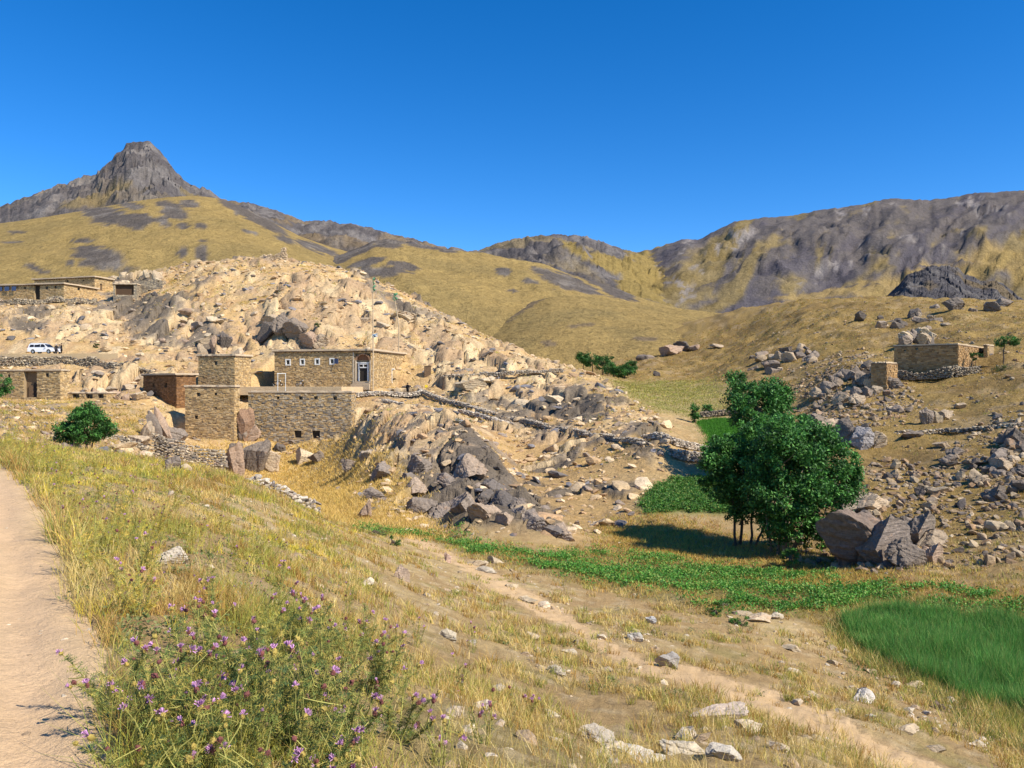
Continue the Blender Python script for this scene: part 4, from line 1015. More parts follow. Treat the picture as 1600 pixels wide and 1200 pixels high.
class House:
    """local x runs along the front to the right, local y into the building; the origin is the front right corner at ground level"""
    def __init__(s, corner, th, Lf, Lr, H, label, name='stone_house', seed=0, pal=HPAL, fh=(), rh=(), base=0.0, roof=0.28, over=0.3, group='stone houses of the village', sides=True, mortar=(0.33, 0.24, 0.14)):
        s.root = empty(name, tuple(corner), -R(th), label=label, category='house', group=group)
        s.Lf, s.Lr, s.H = Lf, Lr, H
        fh = [tuple(h) for h in fh]; rh = [tuple(h) for h in rh]
        E = {'front': ((-Lf, 0, -base), (1, 0, 0), (0, -1, 0), Lf, fh), 'right': ((0, 0, -base), (0, 1, 0), (1, 0, 0), Lr, rh)}
        if sides:
            E['left'] = ((-Lf, Lr, -base), (0, -1, 0), (-1, 0, 0), Lr, []); E['back'] = ((0, Lr, -base), (-1, 0, 0), (0, 1, 0), Lf, [])
        s.w = {}
        for k, (O, e, n, L, holes) in E.items():
            holes = [(h[0], h[1], h[2] + base, h[3] + base) for h in holes]
            mb = MB()
            O2 = np.array(O, float); L2 = L
            if k in ('right', 'left'):       # side walls stop between front and back walls
                O2 = O2 + np.array(e) * 0.5; L2 = L - 1.0
                h2 = [(h[0] - 0.5, h[1] - 0.5, h[2], h[3]) for h in holes]
            else: h2 = holes
            panel(mb, O2, e, n, L2, H + base, h2, c=mortar)
            w = mb.build('wall', M_MORTAR, s.root)
            s.w[k] = w
            if k in ('left', 'back'): continue      # turned away from every view
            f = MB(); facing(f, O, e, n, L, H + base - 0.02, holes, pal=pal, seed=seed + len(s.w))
            f.build('stones', M_STONEW, w, kind='stuff')
        if roof:
            mb = MB(); r = random.Random(seed)
            nx, ny = 14, 8
            def slab(z0, z1, o, c, mat, nm, par, amp):
                m = MB(); xs_ = np.linspace(-Lf - o, o, nx); ys_ = np.linspace(-o, Lr + o, ny)
                top = np.array([[x + (r.uniform(-amp, amp) if i in (0, nx - 1) else 0), y + (r.uniform(-amp, amp) if j in (0, ny - 1) else 0), z1 + r.uniform(-amp, amp) * 0.6] for i, x in enumerate(xs_) for j, y in enumerate(ys_)])
                bot = top.copy(); bot[:, 2] = z0
                N = nx * ny; ii = np.arange(N).reshape(nx, ny)
                q = np.stack([ii[:-1, :-1], ii[1:, :-1], ii[1:, 1:], ii[:-1, 1:]], -1).reshape(-1, 4)
                ring = list(ii[:, 0]) + list(ii[-1, 1:]) + list(ii[-2::-1, -1]) + list(ii[0, -2:0:-1])
                qs = [[ring[k_], ring[(k_ + 1) % len(ring)], ring[(k_ + 1) % len(ring)] + N, ring[k_] + N] for k_ in range(len(ring))]
                m.add(np.concatenate([top, bot]), Q=np.concatenate([q, q[:, ::-1] + N, np.array(qs)[:, ::-1]]), c=c)
                return m.build(nm, mat, par)
            rf = slab(H + 0.12, H + 0.12 + roof, over, (0.54, 0.42, 0.28), M_MUD, 'roof', s.root, 0.11)
            bm_ = MB()
            for xb in np.arange(-Lf + 0.5, 0, 0.75):       # beam ends under the eave
                bm_.tube([(xb + r.uniform(-0.1, 0.1), -over * 0.8 - r.uniform(0.0, 0.12), H - 0.10), (xb, 0.3, H - 0.10)], 0.07, 5, c=(0.14, 0.09, 0.05))
            if over > 0.15: bm_.build('beams', M_WOOD, rf)
            slab(H - 0.02, H + 0.117, over * 0.8, (0.12, 0.08, 0.05), M_WOOD, 'brush_layer', rf, 0.04)
    def at(s, side, a, z, out=0.0):
        """local point on a wall: a metres from its left end as seen from outside"""
        return np.array([-s.Lf + a, -out, z]) if side == 'front' else np.array([out, a, z])
    def opening(s, side, a0, a1, z0, z1, frame=None, pane=True, fw=0.14, depth=0.25, name='window', mat=None):
        """fills an opening: dark pane set back, and a frame if asked"""
        mb = MB(); fr = None
        def bx(m, b0, b1, c0, c1, o0, o1):
            if side == 'front': m.box(-s.Lf + b0, -s.Lf + b1, -o1, -o0, c0, c1)
            else: m.box(o0, o1, b0, b1, c0, c1)
        if frame is not None:
            m = MB()
            bx(m, a0 - fw, a0 + 0.02, z0 - fw, z1 + fw, -0.12, 0.10); bx(m, a1 - 0.02, a1 + fw, z0 - fw, z1 + fw, -0.12, 0.10)
            bx(m, a0 + 0.02, a1 - 0.02, z1 - 0.02, z1 + fw, -0.12, 0.097); bx(m, a0 + 0.02, a1 - 0.02, z0 - fw, z0 + 0.02, -0.12, 0.097)
            fr = m.build('window' if name == 'window' else name, frame, s.w[side])
        if pane:
            m = MB(); bx(m, a0 + 0.003, a1 - 0.003, z0 + 0.003, z1 - 0.003, -depth - 0.03, -depth)
            m.build('pane' if fr is not None else name, mat or M_GLASSD, fr if fr is not None else s.w[side])
        return fr

def solve_len(corner, th, side, u):
    """length of the front (to the left) or right wall that ends at photo column u"""
    t = R(th); e = np.array([-math.cos(t), math.sin(t)]) if side == 'front' else np.array([math.sin(t), math.cos(t)])
    k = (u - 800) / F
    # (x + e0 L) = k (y + e1 L)
    return (k * corner[1] - corner[0]) / (e[0] - k * e[1])
def house(u, v, d, vtop, th, uf, ur, label, fwin=(), rwin=(), Lr=None, **kw):
    """windows given as photo rectangles (u0, v0, u1, v1) on the front / right wall"""
    c = P(u, v, d); H = (v - vtop) / F * d - 0.35 * (kw.get('roof', 0.28) > 0)
    Lf = solve_len(c, th, 'front', uf); Lr_ = solve_len(c, th, 'right', ur) if Lr is None else Lr
    def conv(rects, side):
        out = []
        for (u0, v0, u1, v1) in rects:
            l0 = solve_len(c, th, side, u0); l1 = solve_len(c, th, side, u1)
            lm = (l0 + l1) / 2; t = R(th)
            dm = c[1] + (math.sin(t) if side == 'front' else math.cos(t)) * lm
            zt = (600 - v0) / F * dm - c[2]; zb = (600 - v1) / F * dm - c[2]
            a = (Lf - l0, Lf - l1) if side == 'front' else (l0, l1)
            out.append((min(a), max(a), max(zb, 0.0), zt))
        return out
    fh, rh = conv(fwin, 'front'), conv(rwin, 'right')
    h = House(c, th, Lf, Lr_, H, label, fh=fh, rh=rh, **kw)
    h.fh, h.rh = fh, rh
    return h

# ---- the long house with the arched doorway
L1 = house(580, 604, 127, 545.5, 12, 429, 632, 'long stone house with four white framed windows and an arched doorway on the terrace',
           fwin=[(447.6, 562.5, 453, 569.5), (470.2, 562, 475.4, 569.2), (493.4, 561.5, 498.6, 568.6), (516.5, 561, 521.6, 568), (555.2, 552, 579, 596)], rwin=[(612, 577, 616, 597)], seed=50, base=0.6, over=0.35)
for k, h in enumerate(L1.fh[:4]):
    L1.opening('front', *h, frame=M_WHITE, fw=0.17)
L1.opening('right', *L1.rh[0], frame=M_WHITE, fw=0.12)
a0, a1, z0, z1 = L1.fh[4]
am = (a0 + a1) / 2; wv = a1 - a0
# recessed doorway: back wall of the niche, brick arch, white door frame with two panes over a dark door
mb = MB(); mb.box(-L1.Lf + a0 + 0.003, -L1.Lf + a1 - 0.003, 0.42, 0.47, z0, z1, c=(0.30, 0.21, 0.12)); niche = mb.build('niche', M_MUD, L1.root)
mb = MB(); n_ = 15; zs = z1 - wv * 0.42
for i in range(n_):
    t0, t1 = math.pi * i / n_, math.pi * (i + 0.92) / n_; ri, ro = wv * 0.40, wv * 0.50
    poly = [(-L1.Lf + am - r_ * math.cos(t), -0.06, zs + r_ * math.sin(t) * 0.82) for r_, t in ((ri, t0), (ro, t0), (ro, t1), (ri, t1))]
    mb.prism(poly, (0, 0.48, 0), c=np.array([0.33, 0.19, 0.11]) * random.uniform(0.8, 1.2))
mb.build('arch', M_STONEW, L1.root)
mb = MB(); mb.prism([(-L1.Lf + am - wv * 0.40 * math.cos(math.pi * i / 12), 0.36, zs + wv * 0.33 * math.sin(math.pi * i / 12)) for i in range(13)], (0, 0.05, 0), c=(0.22, 0.11, 0.06))
mb.build('arch_panel', M_STONEW, L1.root)
mb = MB()
for q in (-1, 1): mb.box(-L1.Lf + am + q * wv * 0.485 - 0.10, -L1.Lf + am + q * wv * 0.485 + 0.10, -0.10, 0.40, z0 - 0.2, zs, c=(0.5, 0.4, 0.28))
mb.build('pillar', M_MUD, L1.root)
dw = 0.92; dz = z0 + 2.95
mb = MB(); X0 = -L1.Lf + am
mb.box(X0 - dw, X0 - dw + 0.24, 0.14, 0.36, z0, dz); mb.box(X0 + dw - 0.24, X0 + dw, 0.14, 0.36, z0, dz); mb.box(X0 - dw + 0.24, X0 + dw - 0.24, 0.142, 0.357, dz - 0.22, dz)
mb.box(X0 - dw + 0.24, X0 + dw - 0.24, 0.142, 0.357, dz - 0.78, dz - 0.60); mb.box(X0 - 0.07, X0 + 0.07, 0.145, 0.35, dz - 0.6, dz - 0.22); mb.box(X0 - dw - 0.35, X0 + dw + 0.35, 0.10, 0.36, dz + 0.003, dz + 0.16)
dfm = mb.build('door_frame', M_WHITE, L1.root)
mb = MB(); mb.box(X0 - dw + 0.24, X0 + dw - 0.24, 0.30, 0.345, z0, dz - 0.22); mb.build('door', M_DARKW, L1.root)
mb = MB()
for k in range(3): mb.box(X0 - 1.3 - 0.15 * k, X0 + 1.3 + 0.15 * k, -0.45 - 0.4 * k, -0.06 - 0.4 * k + 0.003 * k, -0.5, z0 - 0.02 - 0.22 * k, c=(0.46, 0.35, 0.23), jit=0.02)
mb.build('steps', M_MUD, L1.root)
mb = MB(); b0, b1, c0, c1 = L1.fh[3]
mb.box(0, 0.95, -0.03, 0.03, c0 - 0.05, c1 + 0.05, M=Matrix.Translation((-L1.Lf + b1 + 0.17, -0.11, 0)) @ Matrix.Rotation(R(-28), 4, 'Z')); mb.build('shutter', M_BLUE, L1.root)
mb = MB(); mb.box(-L1.Lf + am - wv * 0.5 - 0.42, -L1.Lf + am - wv * 0.5 - 0.24, -0.09, 0.003, 0, L1.H - 0.1, c=(0.55, 0.46, 0.34)); mb.build('pilaster', M_MUD, L1.root)

L2 = house(367, 606, 122, 553.5, 14, 310, 392, 'square two storey stone annex with one small window left of the long house', fwin=[(335, 564.5, 340, 570.5)], seed=60, base=1.0, over=0.22)
L2.opening('front', *L2.fh[0])
L3 = house(421, 592, 138, 567, 14, 388, 428, 'low stone shed wedged between the annex and the long house', fwin=[(415, 570, 417, 574)], rwin=[], Lr=4, seed=64, base=1.0, roof=0.2)
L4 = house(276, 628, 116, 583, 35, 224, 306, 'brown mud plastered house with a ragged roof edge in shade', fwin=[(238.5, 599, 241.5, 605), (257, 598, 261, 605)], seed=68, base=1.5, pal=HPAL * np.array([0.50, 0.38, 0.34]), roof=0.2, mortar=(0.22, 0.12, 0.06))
for h in L4.fh: L4.opening('front', *h)
L5 = house(366, 690, 110, 602, 7, 289.5, 374, 'tall flat fronted stone house with small dark window holes above the rocks', fwin=[(307.5, 613, 313.5, 619), (335, 613, 339.5, 618), (304, 649, 309.5, 654.5), (336, 636.5, 339, 639)], seed=72, base=2.0, roof=0.22, over=0.08)
for h in L5.fh: L5.opening('front', *h)
L6 = house(549, 690, 112, 611, 5, 388, 556, 'long terrace wall house with a row of square holes and two openings at ground level', fwin=[(432.5, 619, 436.5, 623.5), (467, 618.5, 473, 624.5), (490.5, 618.5, 496.5, 624.5), (520.5, 619, 526.5, 625), (460, 673, 471, 684), (488, 673, 500, 685), (445, 650, 447.5, 653), (492, 648, 494.5, 651)], seed=76, base=2.5, roof=0.2, over=0.06, pal=np.concatenate([HPAL, GPAL]))
for h in L6.fh: L6.opening('front', *h, depth=0.4)
L7 = house(94, 625, 111, 576.5, 10, -60, 108, 'low stone house with a tall recessed doorway at the left edge', fwin=[(37.5, 578.5, 58, 621), (71, 583.5, 77, 589.5), (12, 585, 16, 592)], seed=80, base=1.5, roof=0.16, over=0.10)
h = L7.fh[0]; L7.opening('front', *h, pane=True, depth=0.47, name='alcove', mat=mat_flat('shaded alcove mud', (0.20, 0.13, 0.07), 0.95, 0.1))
mb = MB(); x0 = -L7.Lf + h[0] + 0.55; mb.box(x0, x0 + 0.75, 0.30, 0.462, h[2], h[2] + 1.75); L7d = mb.build('door', M_WOOD, L7.root)
mb = MB(); x0 = -L7.Lf + h[0] + 1.32; mb.box(x0, x0 + 0.5, 0.36, 0.462, h[2], h[2] + 2.1); mb.build('door', M_DARKW, L7.root)
for q in L7.fh[1:]: L7.opening('front', *q)
L8 = house(100, 470, 182, 442, 12, -90, 152, 'upper stone house with a dark doorway and a solar panel at the top left', fwin=[(54, 445, 62.5, 468), (71.5, 447.5, 75, 452), (85, 446.5, 88.5, 451), (37.5, 448, 40.5, 452)], rwin=[(121, 449, 125, 454)], seed=84, base=3.0, roof=0.3, over=0.4)
L8.opening('front', *L8.fh[0], mat=M_DARKW, name='door', depth=0.4)
for q in L8.fh[1:]: L8.opening('front', *q)
L8.opening('right', *L8.rh[0])
mb = MB()
for q in (2, 13, 24):
    x0 = -L8.Lf + (L8.Lf - solve_len(P(100, 470, 182), 12, 'front', q))
    mb.box(x0 - 0.6, x0 + 0.6, -0.45, -0.40, 2.6, 3.6, M=Matrix.Translation((0, 0, 0)))
L8p = mb.build('window_panel', M_BLUE, L8.root)
L9 = house(148, 462, 196, 431.5, 16, 54, 176, 'higher stone house with an overhanging flat roof behind the upper house', fwin=[(104, 437.5, 107, 441), (129, 437, 132, 440)], rwin=[(156, 443, 159.5, 454)], seed=88, base=3.0, roof=0.3, over=0.45)
for q in L9.fh: L9.opening('front', *q)
L9.opening('right', *L9.rh[0], mat=M_WOOD, name='door')
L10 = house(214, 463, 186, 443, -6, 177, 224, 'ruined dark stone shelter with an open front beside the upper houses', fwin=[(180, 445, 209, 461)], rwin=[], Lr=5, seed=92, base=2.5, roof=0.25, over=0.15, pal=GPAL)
L10.opening('front', *L10.fh[0], mat=mat_flat('dark brown interior', (0.10, 0.06, 0.035), 0.95, 0.1), name='back_panel', depth=0.45)  # dark brown panel set back in the open front
L11 = house(254, 464, 188, 438, 4, 213, 259, 'grey roofless stone hut with a doorway and a window hole on the hill', fwin=[(214.5, 448, 218, 458), (231, 452.5, 236, 458.5), (246, 438.8, 249.5, 441)], seed=96, base=2.5, roof=0, pal=GPAL)
for q in L11.fh[:2]: L11.opening('front', *q, depth=0.45)

# ---- the house on the right hillside
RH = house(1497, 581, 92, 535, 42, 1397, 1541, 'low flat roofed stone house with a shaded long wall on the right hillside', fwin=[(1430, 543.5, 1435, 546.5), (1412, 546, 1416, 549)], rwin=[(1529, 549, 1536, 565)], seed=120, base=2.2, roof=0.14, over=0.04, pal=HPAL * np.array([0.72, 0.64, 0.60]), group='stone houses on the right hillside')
for q in RH.fh: RH.opening('front', *q)
RH.opening('right', *RH.rh[0], mat=M_WOOD, name='door', depth=0.2)
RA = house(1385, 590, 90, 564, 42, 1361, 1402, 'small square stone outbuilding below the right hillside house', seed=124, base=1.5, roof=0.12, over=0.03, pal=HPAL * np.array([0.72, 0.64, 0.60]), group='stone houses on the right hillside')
RB = house(1543, 572, 99, 536.5, 42, 1537, 1572, 'short projecting stone wing at the end of the right hillside house', seed=128, base=1.5, roof=0.12, over=0.03, Lr=3.6, group='stone houses on the right hillside')

outcrop('reddish split rock wedged between the tall house and the terrace wall', [(385, 690, 24, 52, RUST), (378, 688, 22, 30, GREY), (395, 688, 26, 26, PINK)], seed=41, sink=0.2)
# ---- low shelter with three openings by the left house
LS = house(166, 627, 112, 612, 4, 104, 172, 'low stone pen with three square openings between left house and rocks', fwin=[(113, 616, 124, 623), (134, 616, 145, 625), (153, 615, 162, 622)], Lr=2.5, seed=132, base=1.2, roof=0.15, over=0.05)
for q in LS.fh: LS.opening('front', *q, depth=0.45)

# ---- dry stone walls
def dry_wall(label, pts, hm, tm=0.6, size=0.35, pal=GPAL, seed=0, singly=False, group='dry stone walls', courses=None, drop=0.0, absz=False):
    r = np.random.default_rng(seed)
    W3 = [hit(p[0], p[1]) if len(p) == 2 else P(*p) if absz else np.array([*P(*p)[:2], gz(*P(*p)[:2])]) for p in pts]
    W3 = np.array(W3); seg = np.linalg.norm(np.diff(W3[:, :2], axis=0), axis=1); cum = np.concatenate([[0], np.cumsum(seg)]); L = cum[-1]
    S, Zc, Wd = [], [], []
    nc = courses or max(2, int(round(hm / (size * 0.5))))
    for c in range(nc):
        s = r.uniform(0, size)
        while s < L:
            hl = hm * (0.75 + 0.35 * noise2(np.array([s * 0.35]), np.array([seed * 7.0]), 5)[0])
            if c / nc * hm < hl:
                for row in (0, 1):
                    S.append(s); Zc.append((c + 0.5) / nc * hm + r.uniform(-0.05, 0.05)); Wd.append((row - 0.5) * tm * (1 - 0.35 * c / nc) + r.uniform(-0.06, 0.06))
            s += size * r.uniform(0.6, 1.1)
    S = np.array(S); Zc = np.array(Zc); Wd = np.array(Wd); n = len(S)
    x = np.interp(S, cum, W3[:, 0]); y = np.interp(S, cum, W3[:, 1])
    dx = np.gradient(np.interp(np.linspace(0, L, 200), cum, W3[:, 0])); dy = np.gradient(np.interp(np.linspace(0, L, 200), cum, W3[:, 1]))
    ang = np.interp(S, np.linspace(0, L, 200), np.unwrap(np.arctan2(dy, dx)))
    px = x - np.sin(ang) * Wd; py = y + np.cos(ang) * Wd
    zg = (np.interp(S, cum, W3[:, 2]) if absz else gz0(x, y)) - drop
    pos = np.stack([px, py, zg + Zc], -1)
    sc = np.stack([size * r.uniform(0.8, 1.5, n), size * r.uniform(0.7, 1.1, n), size * r.uniform(0.45, 0.75, n)], -1)
    rt = rots(n, 0.15, r)
    col = pal[r.integers(0, len(pal), n)] * r.uniform(0.75, 1.2, (n, 1))
    if not singly:
        V, T, Cc = scatter_mesh(PEB, pos, sc, rt, col, seed)
        return link('dry_stone_wall', raw_mesh('dry_stone_wall', V, [T], Cc, [M_STONES]), label=label, category='stone wall', group=group, kind='thing')
    root = empty('dry_stone_wall', tuple(W3[len(W3) // 2]), 0, label=label, category='stone wall', group=group, kind='thing')
    for i in range(n):
        o = link('stone', MIDM[i % len(MIDM)], root); o.location = pos[i] - np.array(root.location)
        o.scale = sc[i]; o.rotation_euler = (r.normal(0, 0.2), r.normal(0, 0.2), ang[i] + r.normal(0, 0.4)); o.color = (*col[i], 1)
    return root
WPAL = np.array([[0.52, 0.44, 0.33], [0.40, 0.33, 0.25], [0.30, 0.26, 0.22], [0.58, 0.50, 0.39]])
dry_wall('collapsed dry stone wall with pale loose stones in the grass below the pillars', [(392, 762, 42), (420, 770, 42), (450, 780, 43), (492, 800, 44)], 0.75, 0.8, 0.36, WPAL, 1, singly=True, courses=3)
dry_wall('dark dry stone revetment under the tall windowed house', [(238, 716, 80), (262, 726, 80), (300, 732, 81), (352, 734, 82)], 2.7, 0.7, 0.32, GPAL, 2, courses=9, absz=True)
dry_wall('long dry stone wall bordering the hillside path', [(655, 612), (700, 631), (760, 645), (830, 662), (900, 678), (960, 688), (1010, 698)], 0.55, 0.6, 0.32, (GPAL + WPAL) / 2, 3)
dry_wall('upper dry stone wall of the causeway to the green field', [(1005, 686), (1050, 695), (1110, 704), (1150, 708)], 0.7, 0.6, 0.3, WPAL, 4)
dry_wall('lower dry stone wall holding up the causeway', [(1048, 716), (1080, 722), (1112, 724), (1150, 726)], 1.1, 0.6, 0.3, WPAL, 5)
dry_wall('dark dry stone wall crossing the pale bedrock right of the long house', [(690, 592), (730, 590), (780, 588), (830, 584), (880, 582)], 0.65, 0.6, 0.38, (GPAL + WPAL) / 2, 6)
dry_wall('dry stone revetment below the parked car', [(-60, 572, 134.6), (40, 572, 134.8), (120, 573, 135), (160, 578, 133), (200, 588, 131), (235, 598, 129)], 2.05, 0.8, 0.42, GPAL * 0.9, 7, absz=True, courses=8)
dry_wall('dry stone wall below the upper houses', [(-40, 478), (40, 477), (110, 474), (150, 474)], 1.3, 0.7, 0.45, GPAL, 8)
dry_wall('rubble wall stepping down from the terrace corner', [(556, 622), (600, 619), (660, 616)], 0.7, 0.8, 0.42, WPAL, 9)
dry_wall('dry stone retaining wall in front of the right hillside house', [(1400, 594), (1450, 593), (1490, 590), (1530, 583)], 1.3, 0.7, 0.32, GPAL * 0.85, 10)
dry_wall('low broken stone line on the upper right slope', [(1400, 683), (1470, 676), (1540, 672), (1600, 668)], 0.5, 0.5, 0.32, GPAL * 0.9, 11)
dry_wall('mossy terrace wall behind the left bush', [(160, 690, 80), (200, 686, 84), (232, 690, 84)], 0.9, 0.7, 0.36, GPAL, 12)
dry_wall('dark terrace wall at the far edge of the bright green field', [(1095, 652), (1140, 648), (1190, 650)], 0.9, 0.6, 0.35, GPAL * 0.7, 13)
dry_wall('stone wall line below the hill terrace grass', [(600, 628), (680, 642), (740, 650), (800, 668)], 0.5, 0.6, 0.38, WPAL, 14)
# ---- ruin on the hilltop
b = P(431, 408, 200)
root = empty('stone_ruin', (b[0], b[1], float(gz(b[0], b[1]))), 0, label='crumbling stone tower stump on the hilltop', category='ruin')
r = np.random.default_rng(99); pos = []
for x in np.arange(-2.9, 2.9, 0.33):
    top = np.interp(x, [-2.9, -1.2, -1.0, 0.2, 1.3, 1.7, 2.3, 2.9], [1.1, 1.3, 0.9, 1.1, 1.8, 3.0, 3.1, 0.6]) + r.uniform(-0.2, 0.2)
    for z in np.arange(-0.8, top, 0.26):
        for yy in (-0.35, 0.3): pos.append((x + r.uniform(-0.1, 0.1), yy + r.uniform(-0.1, 0.1), z))
pos = np.array(pos); n = len(pos); sc = np.stack([r.uniform(0.35, 0.6, n), r.uniform(0.4, 0.6, n), r.uniform(0.25, 0.4, n)], -1)
V, T, Cc = scatter_mesh(PEB, pos, sc, rots(n, 0.15, r), np.array([[0.56, 0.42, 0.27]]) * r.uniform(0.75, 1.15, (n, 1)), 3)
link('wall', raw_mesh('wall', V, [T], Cc, [M_STONES]), root)
# ================================================================ PLANTS
M_LEAF = mat_col('tree leaves', 0.55, 0.35, ((0.9, 0.2),), trans=0.28)
M_GRASS = mat_col('grass blades', 0.7, 0.25, ((0.7, 0.15),), trans=0.30)
M_BARK = mat_col('bark', 0.95, 0.1, ((4.0, 0.3),), 0.8, 14.0, 0.02)
M_STEM = mat_col('plant stems', 0.8, 0.2, ((9.0, 0.15),), trans=0.15)

def unit(v): return v / (np.linalg.norm(v, axis=-1, keepdims=True) + 1e-9)
def leaf_quads(pos, ln, wd, col, r, up=0.5, dirs=None):
    """rhombic leaves, two triangles each"""
    n = len(pos)
    d = unit(r.normal(size=(n, 3)) + (0 if dirs is None else dirs)) if dirs is not None else unit(r.normal(size=(n, 3)))
    nn = r.normal(size=(n, 3)); nn[:, 2] = np.abs(nn[:, 2]) + up; s = unit(np.cross(d, nn))
    nrm = unit(np.cross(s, d))
    ln = np.broadcast_to(ln, (n,))[:, None]; wd = np.broadcast_to(wd, (n,))[:, None]
    V = np.stack([pos - d * ln * 0.5, pos + s * wd * 0.5 + nrm * wd * 0.12, pos + d * ln * 0.5, pos - s * wd * 0.5 + nrm * wd * 0.12], 1).reshape(-1, 3)
    i = np.arange(n)[:, None] * 4
    T = np.concatenate([i + np.array([[0, 1, 2]]), i + np.array([[0, 2, 3]])])
    return V, T, np.repeat(col, 4, axis=0)
def blade_one(base, h, w, lean, col, r):
    n = len(base); h = np.broadcast_to(h, (n,))[:, None]; w = np.broadcast_to(w, (n,))[:, None] * 1.3
    yaw = r.uniform(0, 2 * np.pi, n); s = np.stack([np.cos(yaw), np.sin(yaw), np.zeros(n)], -1)
    V = np.stack([base - s * w * 0.5, base + s * w * 0.5, base + np.array([0, 0, 1.0]) * h * 0.9 + lean * h], 1).reshape(-1, 3)
    return V, np.arange(n * 3).reshape(-1, 3), np.repeat(col, 3, axis=0)
def blade_tris(base, h, w, lean, col, r, tipcol=None):
    """three-triangle bent blades"""
    n = len(base); h = np.broadcast_to(h, (n,))[:, None]; w = np.broadcast_to(w, (n,))[:, None]
    yaw = r.uniform(0, 2 * np.pi, n); s = np.stack([np.cos(yaw), np.sin(yaw), np.zeros(n)], -1)
    up = np.array([0, 0, 1.0])
    m = base + up * h * 0.55 + lean * h * 0.35; t = base + up * h * np.sqrt(np.clip(1 - (lean ** 2).sum(-1, keepdims=True) * 0.6, 0.2, 1)) + lean * h
    V = np.stack([base - s * w * 0.5, base + s * w * 0.5, m - s * w * 0.42, m + s * w * 0.42, t], 1).reshape(-1, 3)
    i = np.arange(n)[:, None] * 5
    T = np.concatenate([i + np.array([[0, 1, 3]]), i + np.array([[0, 3, 2]]), i + np.array([[2, 3, 4]])])
    C_ = np.repeat(col[:, None, :], 5, axis=1)
    if tipcol is not None: C_[:, 4] = tipcol; C_[:, 2:4] = (C_[:, 2:4] + tipcol[:, None]) / 2
    return V, T, C_.reshape(-1, 3)
def join(parts):
    Vs, Ts, Cs = [], [], []; n = 0
    for V, T, C_ in parts:
        Vs.append(V); Ts.append(T + n); Cs.append(C_); n += len(V)
    return np.concatenate(Vs), np.concatenate(Ts), np.concatenate(Cs)

LG = np.array([[0.048, 0.14, 0.026], [0.07, 0.20, 0.036], [0.115, 0.28, 0.055], [0.032, 0.095, 0.02]])
def tree(name, label, blobs, trunks, leaves, leaf, r, pal=LG, group='green trees of the valley', cat='tree', clump=0.5, bark=(0.13, 0.10, 0.07), base=None):
    """blobs: (x,y,z,rx,ry,rz) in metres; trunks: lists of (points, radii)"""
    blobs = [tuple(b_) for b_ in blobs]
    for b_ in list(blobs):          # smaller lobes break the outline
        for _ in range(4):
            dd_ = unit(r.normal(size=3)); dd_[2] = dd_[2] * 0.9 + 0.15; f_ = r.uniform(0.28, 0.45)
            blobs.append(tuple(np.array(b_[:3]) + dd_ * np.array(b_[3:6]) * 0.95) + tuple(np.array(b_[3:6]) * f_))
    blobs = np.array(blobs, float)
    b0 = np.array(base if base is not None else trunks[0][0][0], float)
    root = empty(name, tuple(b0), 0, label=label, category=cat, group=group)
    vol = blobs[:, 3] * blobs[:, 4] * blobs[:, 5]; vol = vol ** 0.75
    nc = max(12, int(leaves / 70)); pk = r.choice(len(blobs), nc, p=vol / vol.sum())
    d = unit(r.normal(size=(nc, 3))); rad = r.uniform(0.35, 1.0, nc) ** 0.45
    cen = blobs[pk, :3] + d * rad[:, None] * blobs[pk, 3:6]
    k = r.integers(0, nc, leaves)
    csz = r.uniform(0.5, 1.3, nc)[k] * clump
    pos = cen[k] + unit(r.normal(size=(leaves, 3))) * (r.random(leaves) ** 0.6 * csz)[:, None] * np.array([1, 1, 0.75])
    tone = r.uniform(0.55, 1.55, nc)[k]
    col = pal[r.integers(0, len(pal), leaves)] * tone[:, None]
    V, T, Cc = leaf_quads(pos - b0, leaf * r.uniform(0.7, 1.4, leaves), leaf * 0.55 * r.uniform(0.7, 1.3, leaves), col, r, up=0.8)
    link('crown', raw_mesh('crown', V, [T], Cc, [M_LEAF]), root)
    if trunks:
        mb = MB()
        for pts, rads in trunks:
            pts = np.asarray(pts, float) - b0
            t = np.linspace(0, 1, len(pts)); tt = np.linspace(0, 1, 9)
            q = np.stack([np.interp(tt, t, pts[:, c]) for c in range(3)], -1); q[1:-1] += r.normal(0, 0.03, (7, 3)) * np.linalg.norm(pts[-1] - pts[0]) * 0.35
            mb.tube(q, np.interp(tt, np.linspace(0, 1, len(rads)), rads), 7, c=np.array(bark) * r.uniform(0.8, 1.3))
        # limbs up into the clumps
        tops = [np.asarray(p[0][-1], float) - b0 for p in trunks]
        for c in cen[r.choice(nc, min(26, nc), replace=False)] - b0:
            a = tops[int(np.argmin([np.linalg.norm(t_ - c) for t_ in tops]))]
            mid = (a + c) / 2 + np.array([0, 0, -0.1]); th = 0.018 + 0.012 * np.linalg.norm(c - a)
            mb.tube([a, mid, c], [th, th * 0.7, th * 0.3], 5, c=bark)
        mb.build('trunk', M_BARK, root)
    return root
def blob(u, v, d, ru, rv, rd=None):
    p = P(u, v, d); a = ru / F * d; b_ = rv / F * d
    return (p[0], p[1], p[2], a, rd if rd else a, b_)
def G(u, d):
    x = (u - 800) / F * d; return np.array([x, d, float(gz(x, d)) - 0.05])
rt = np.random.default_rng(21)
d1 = 41.5
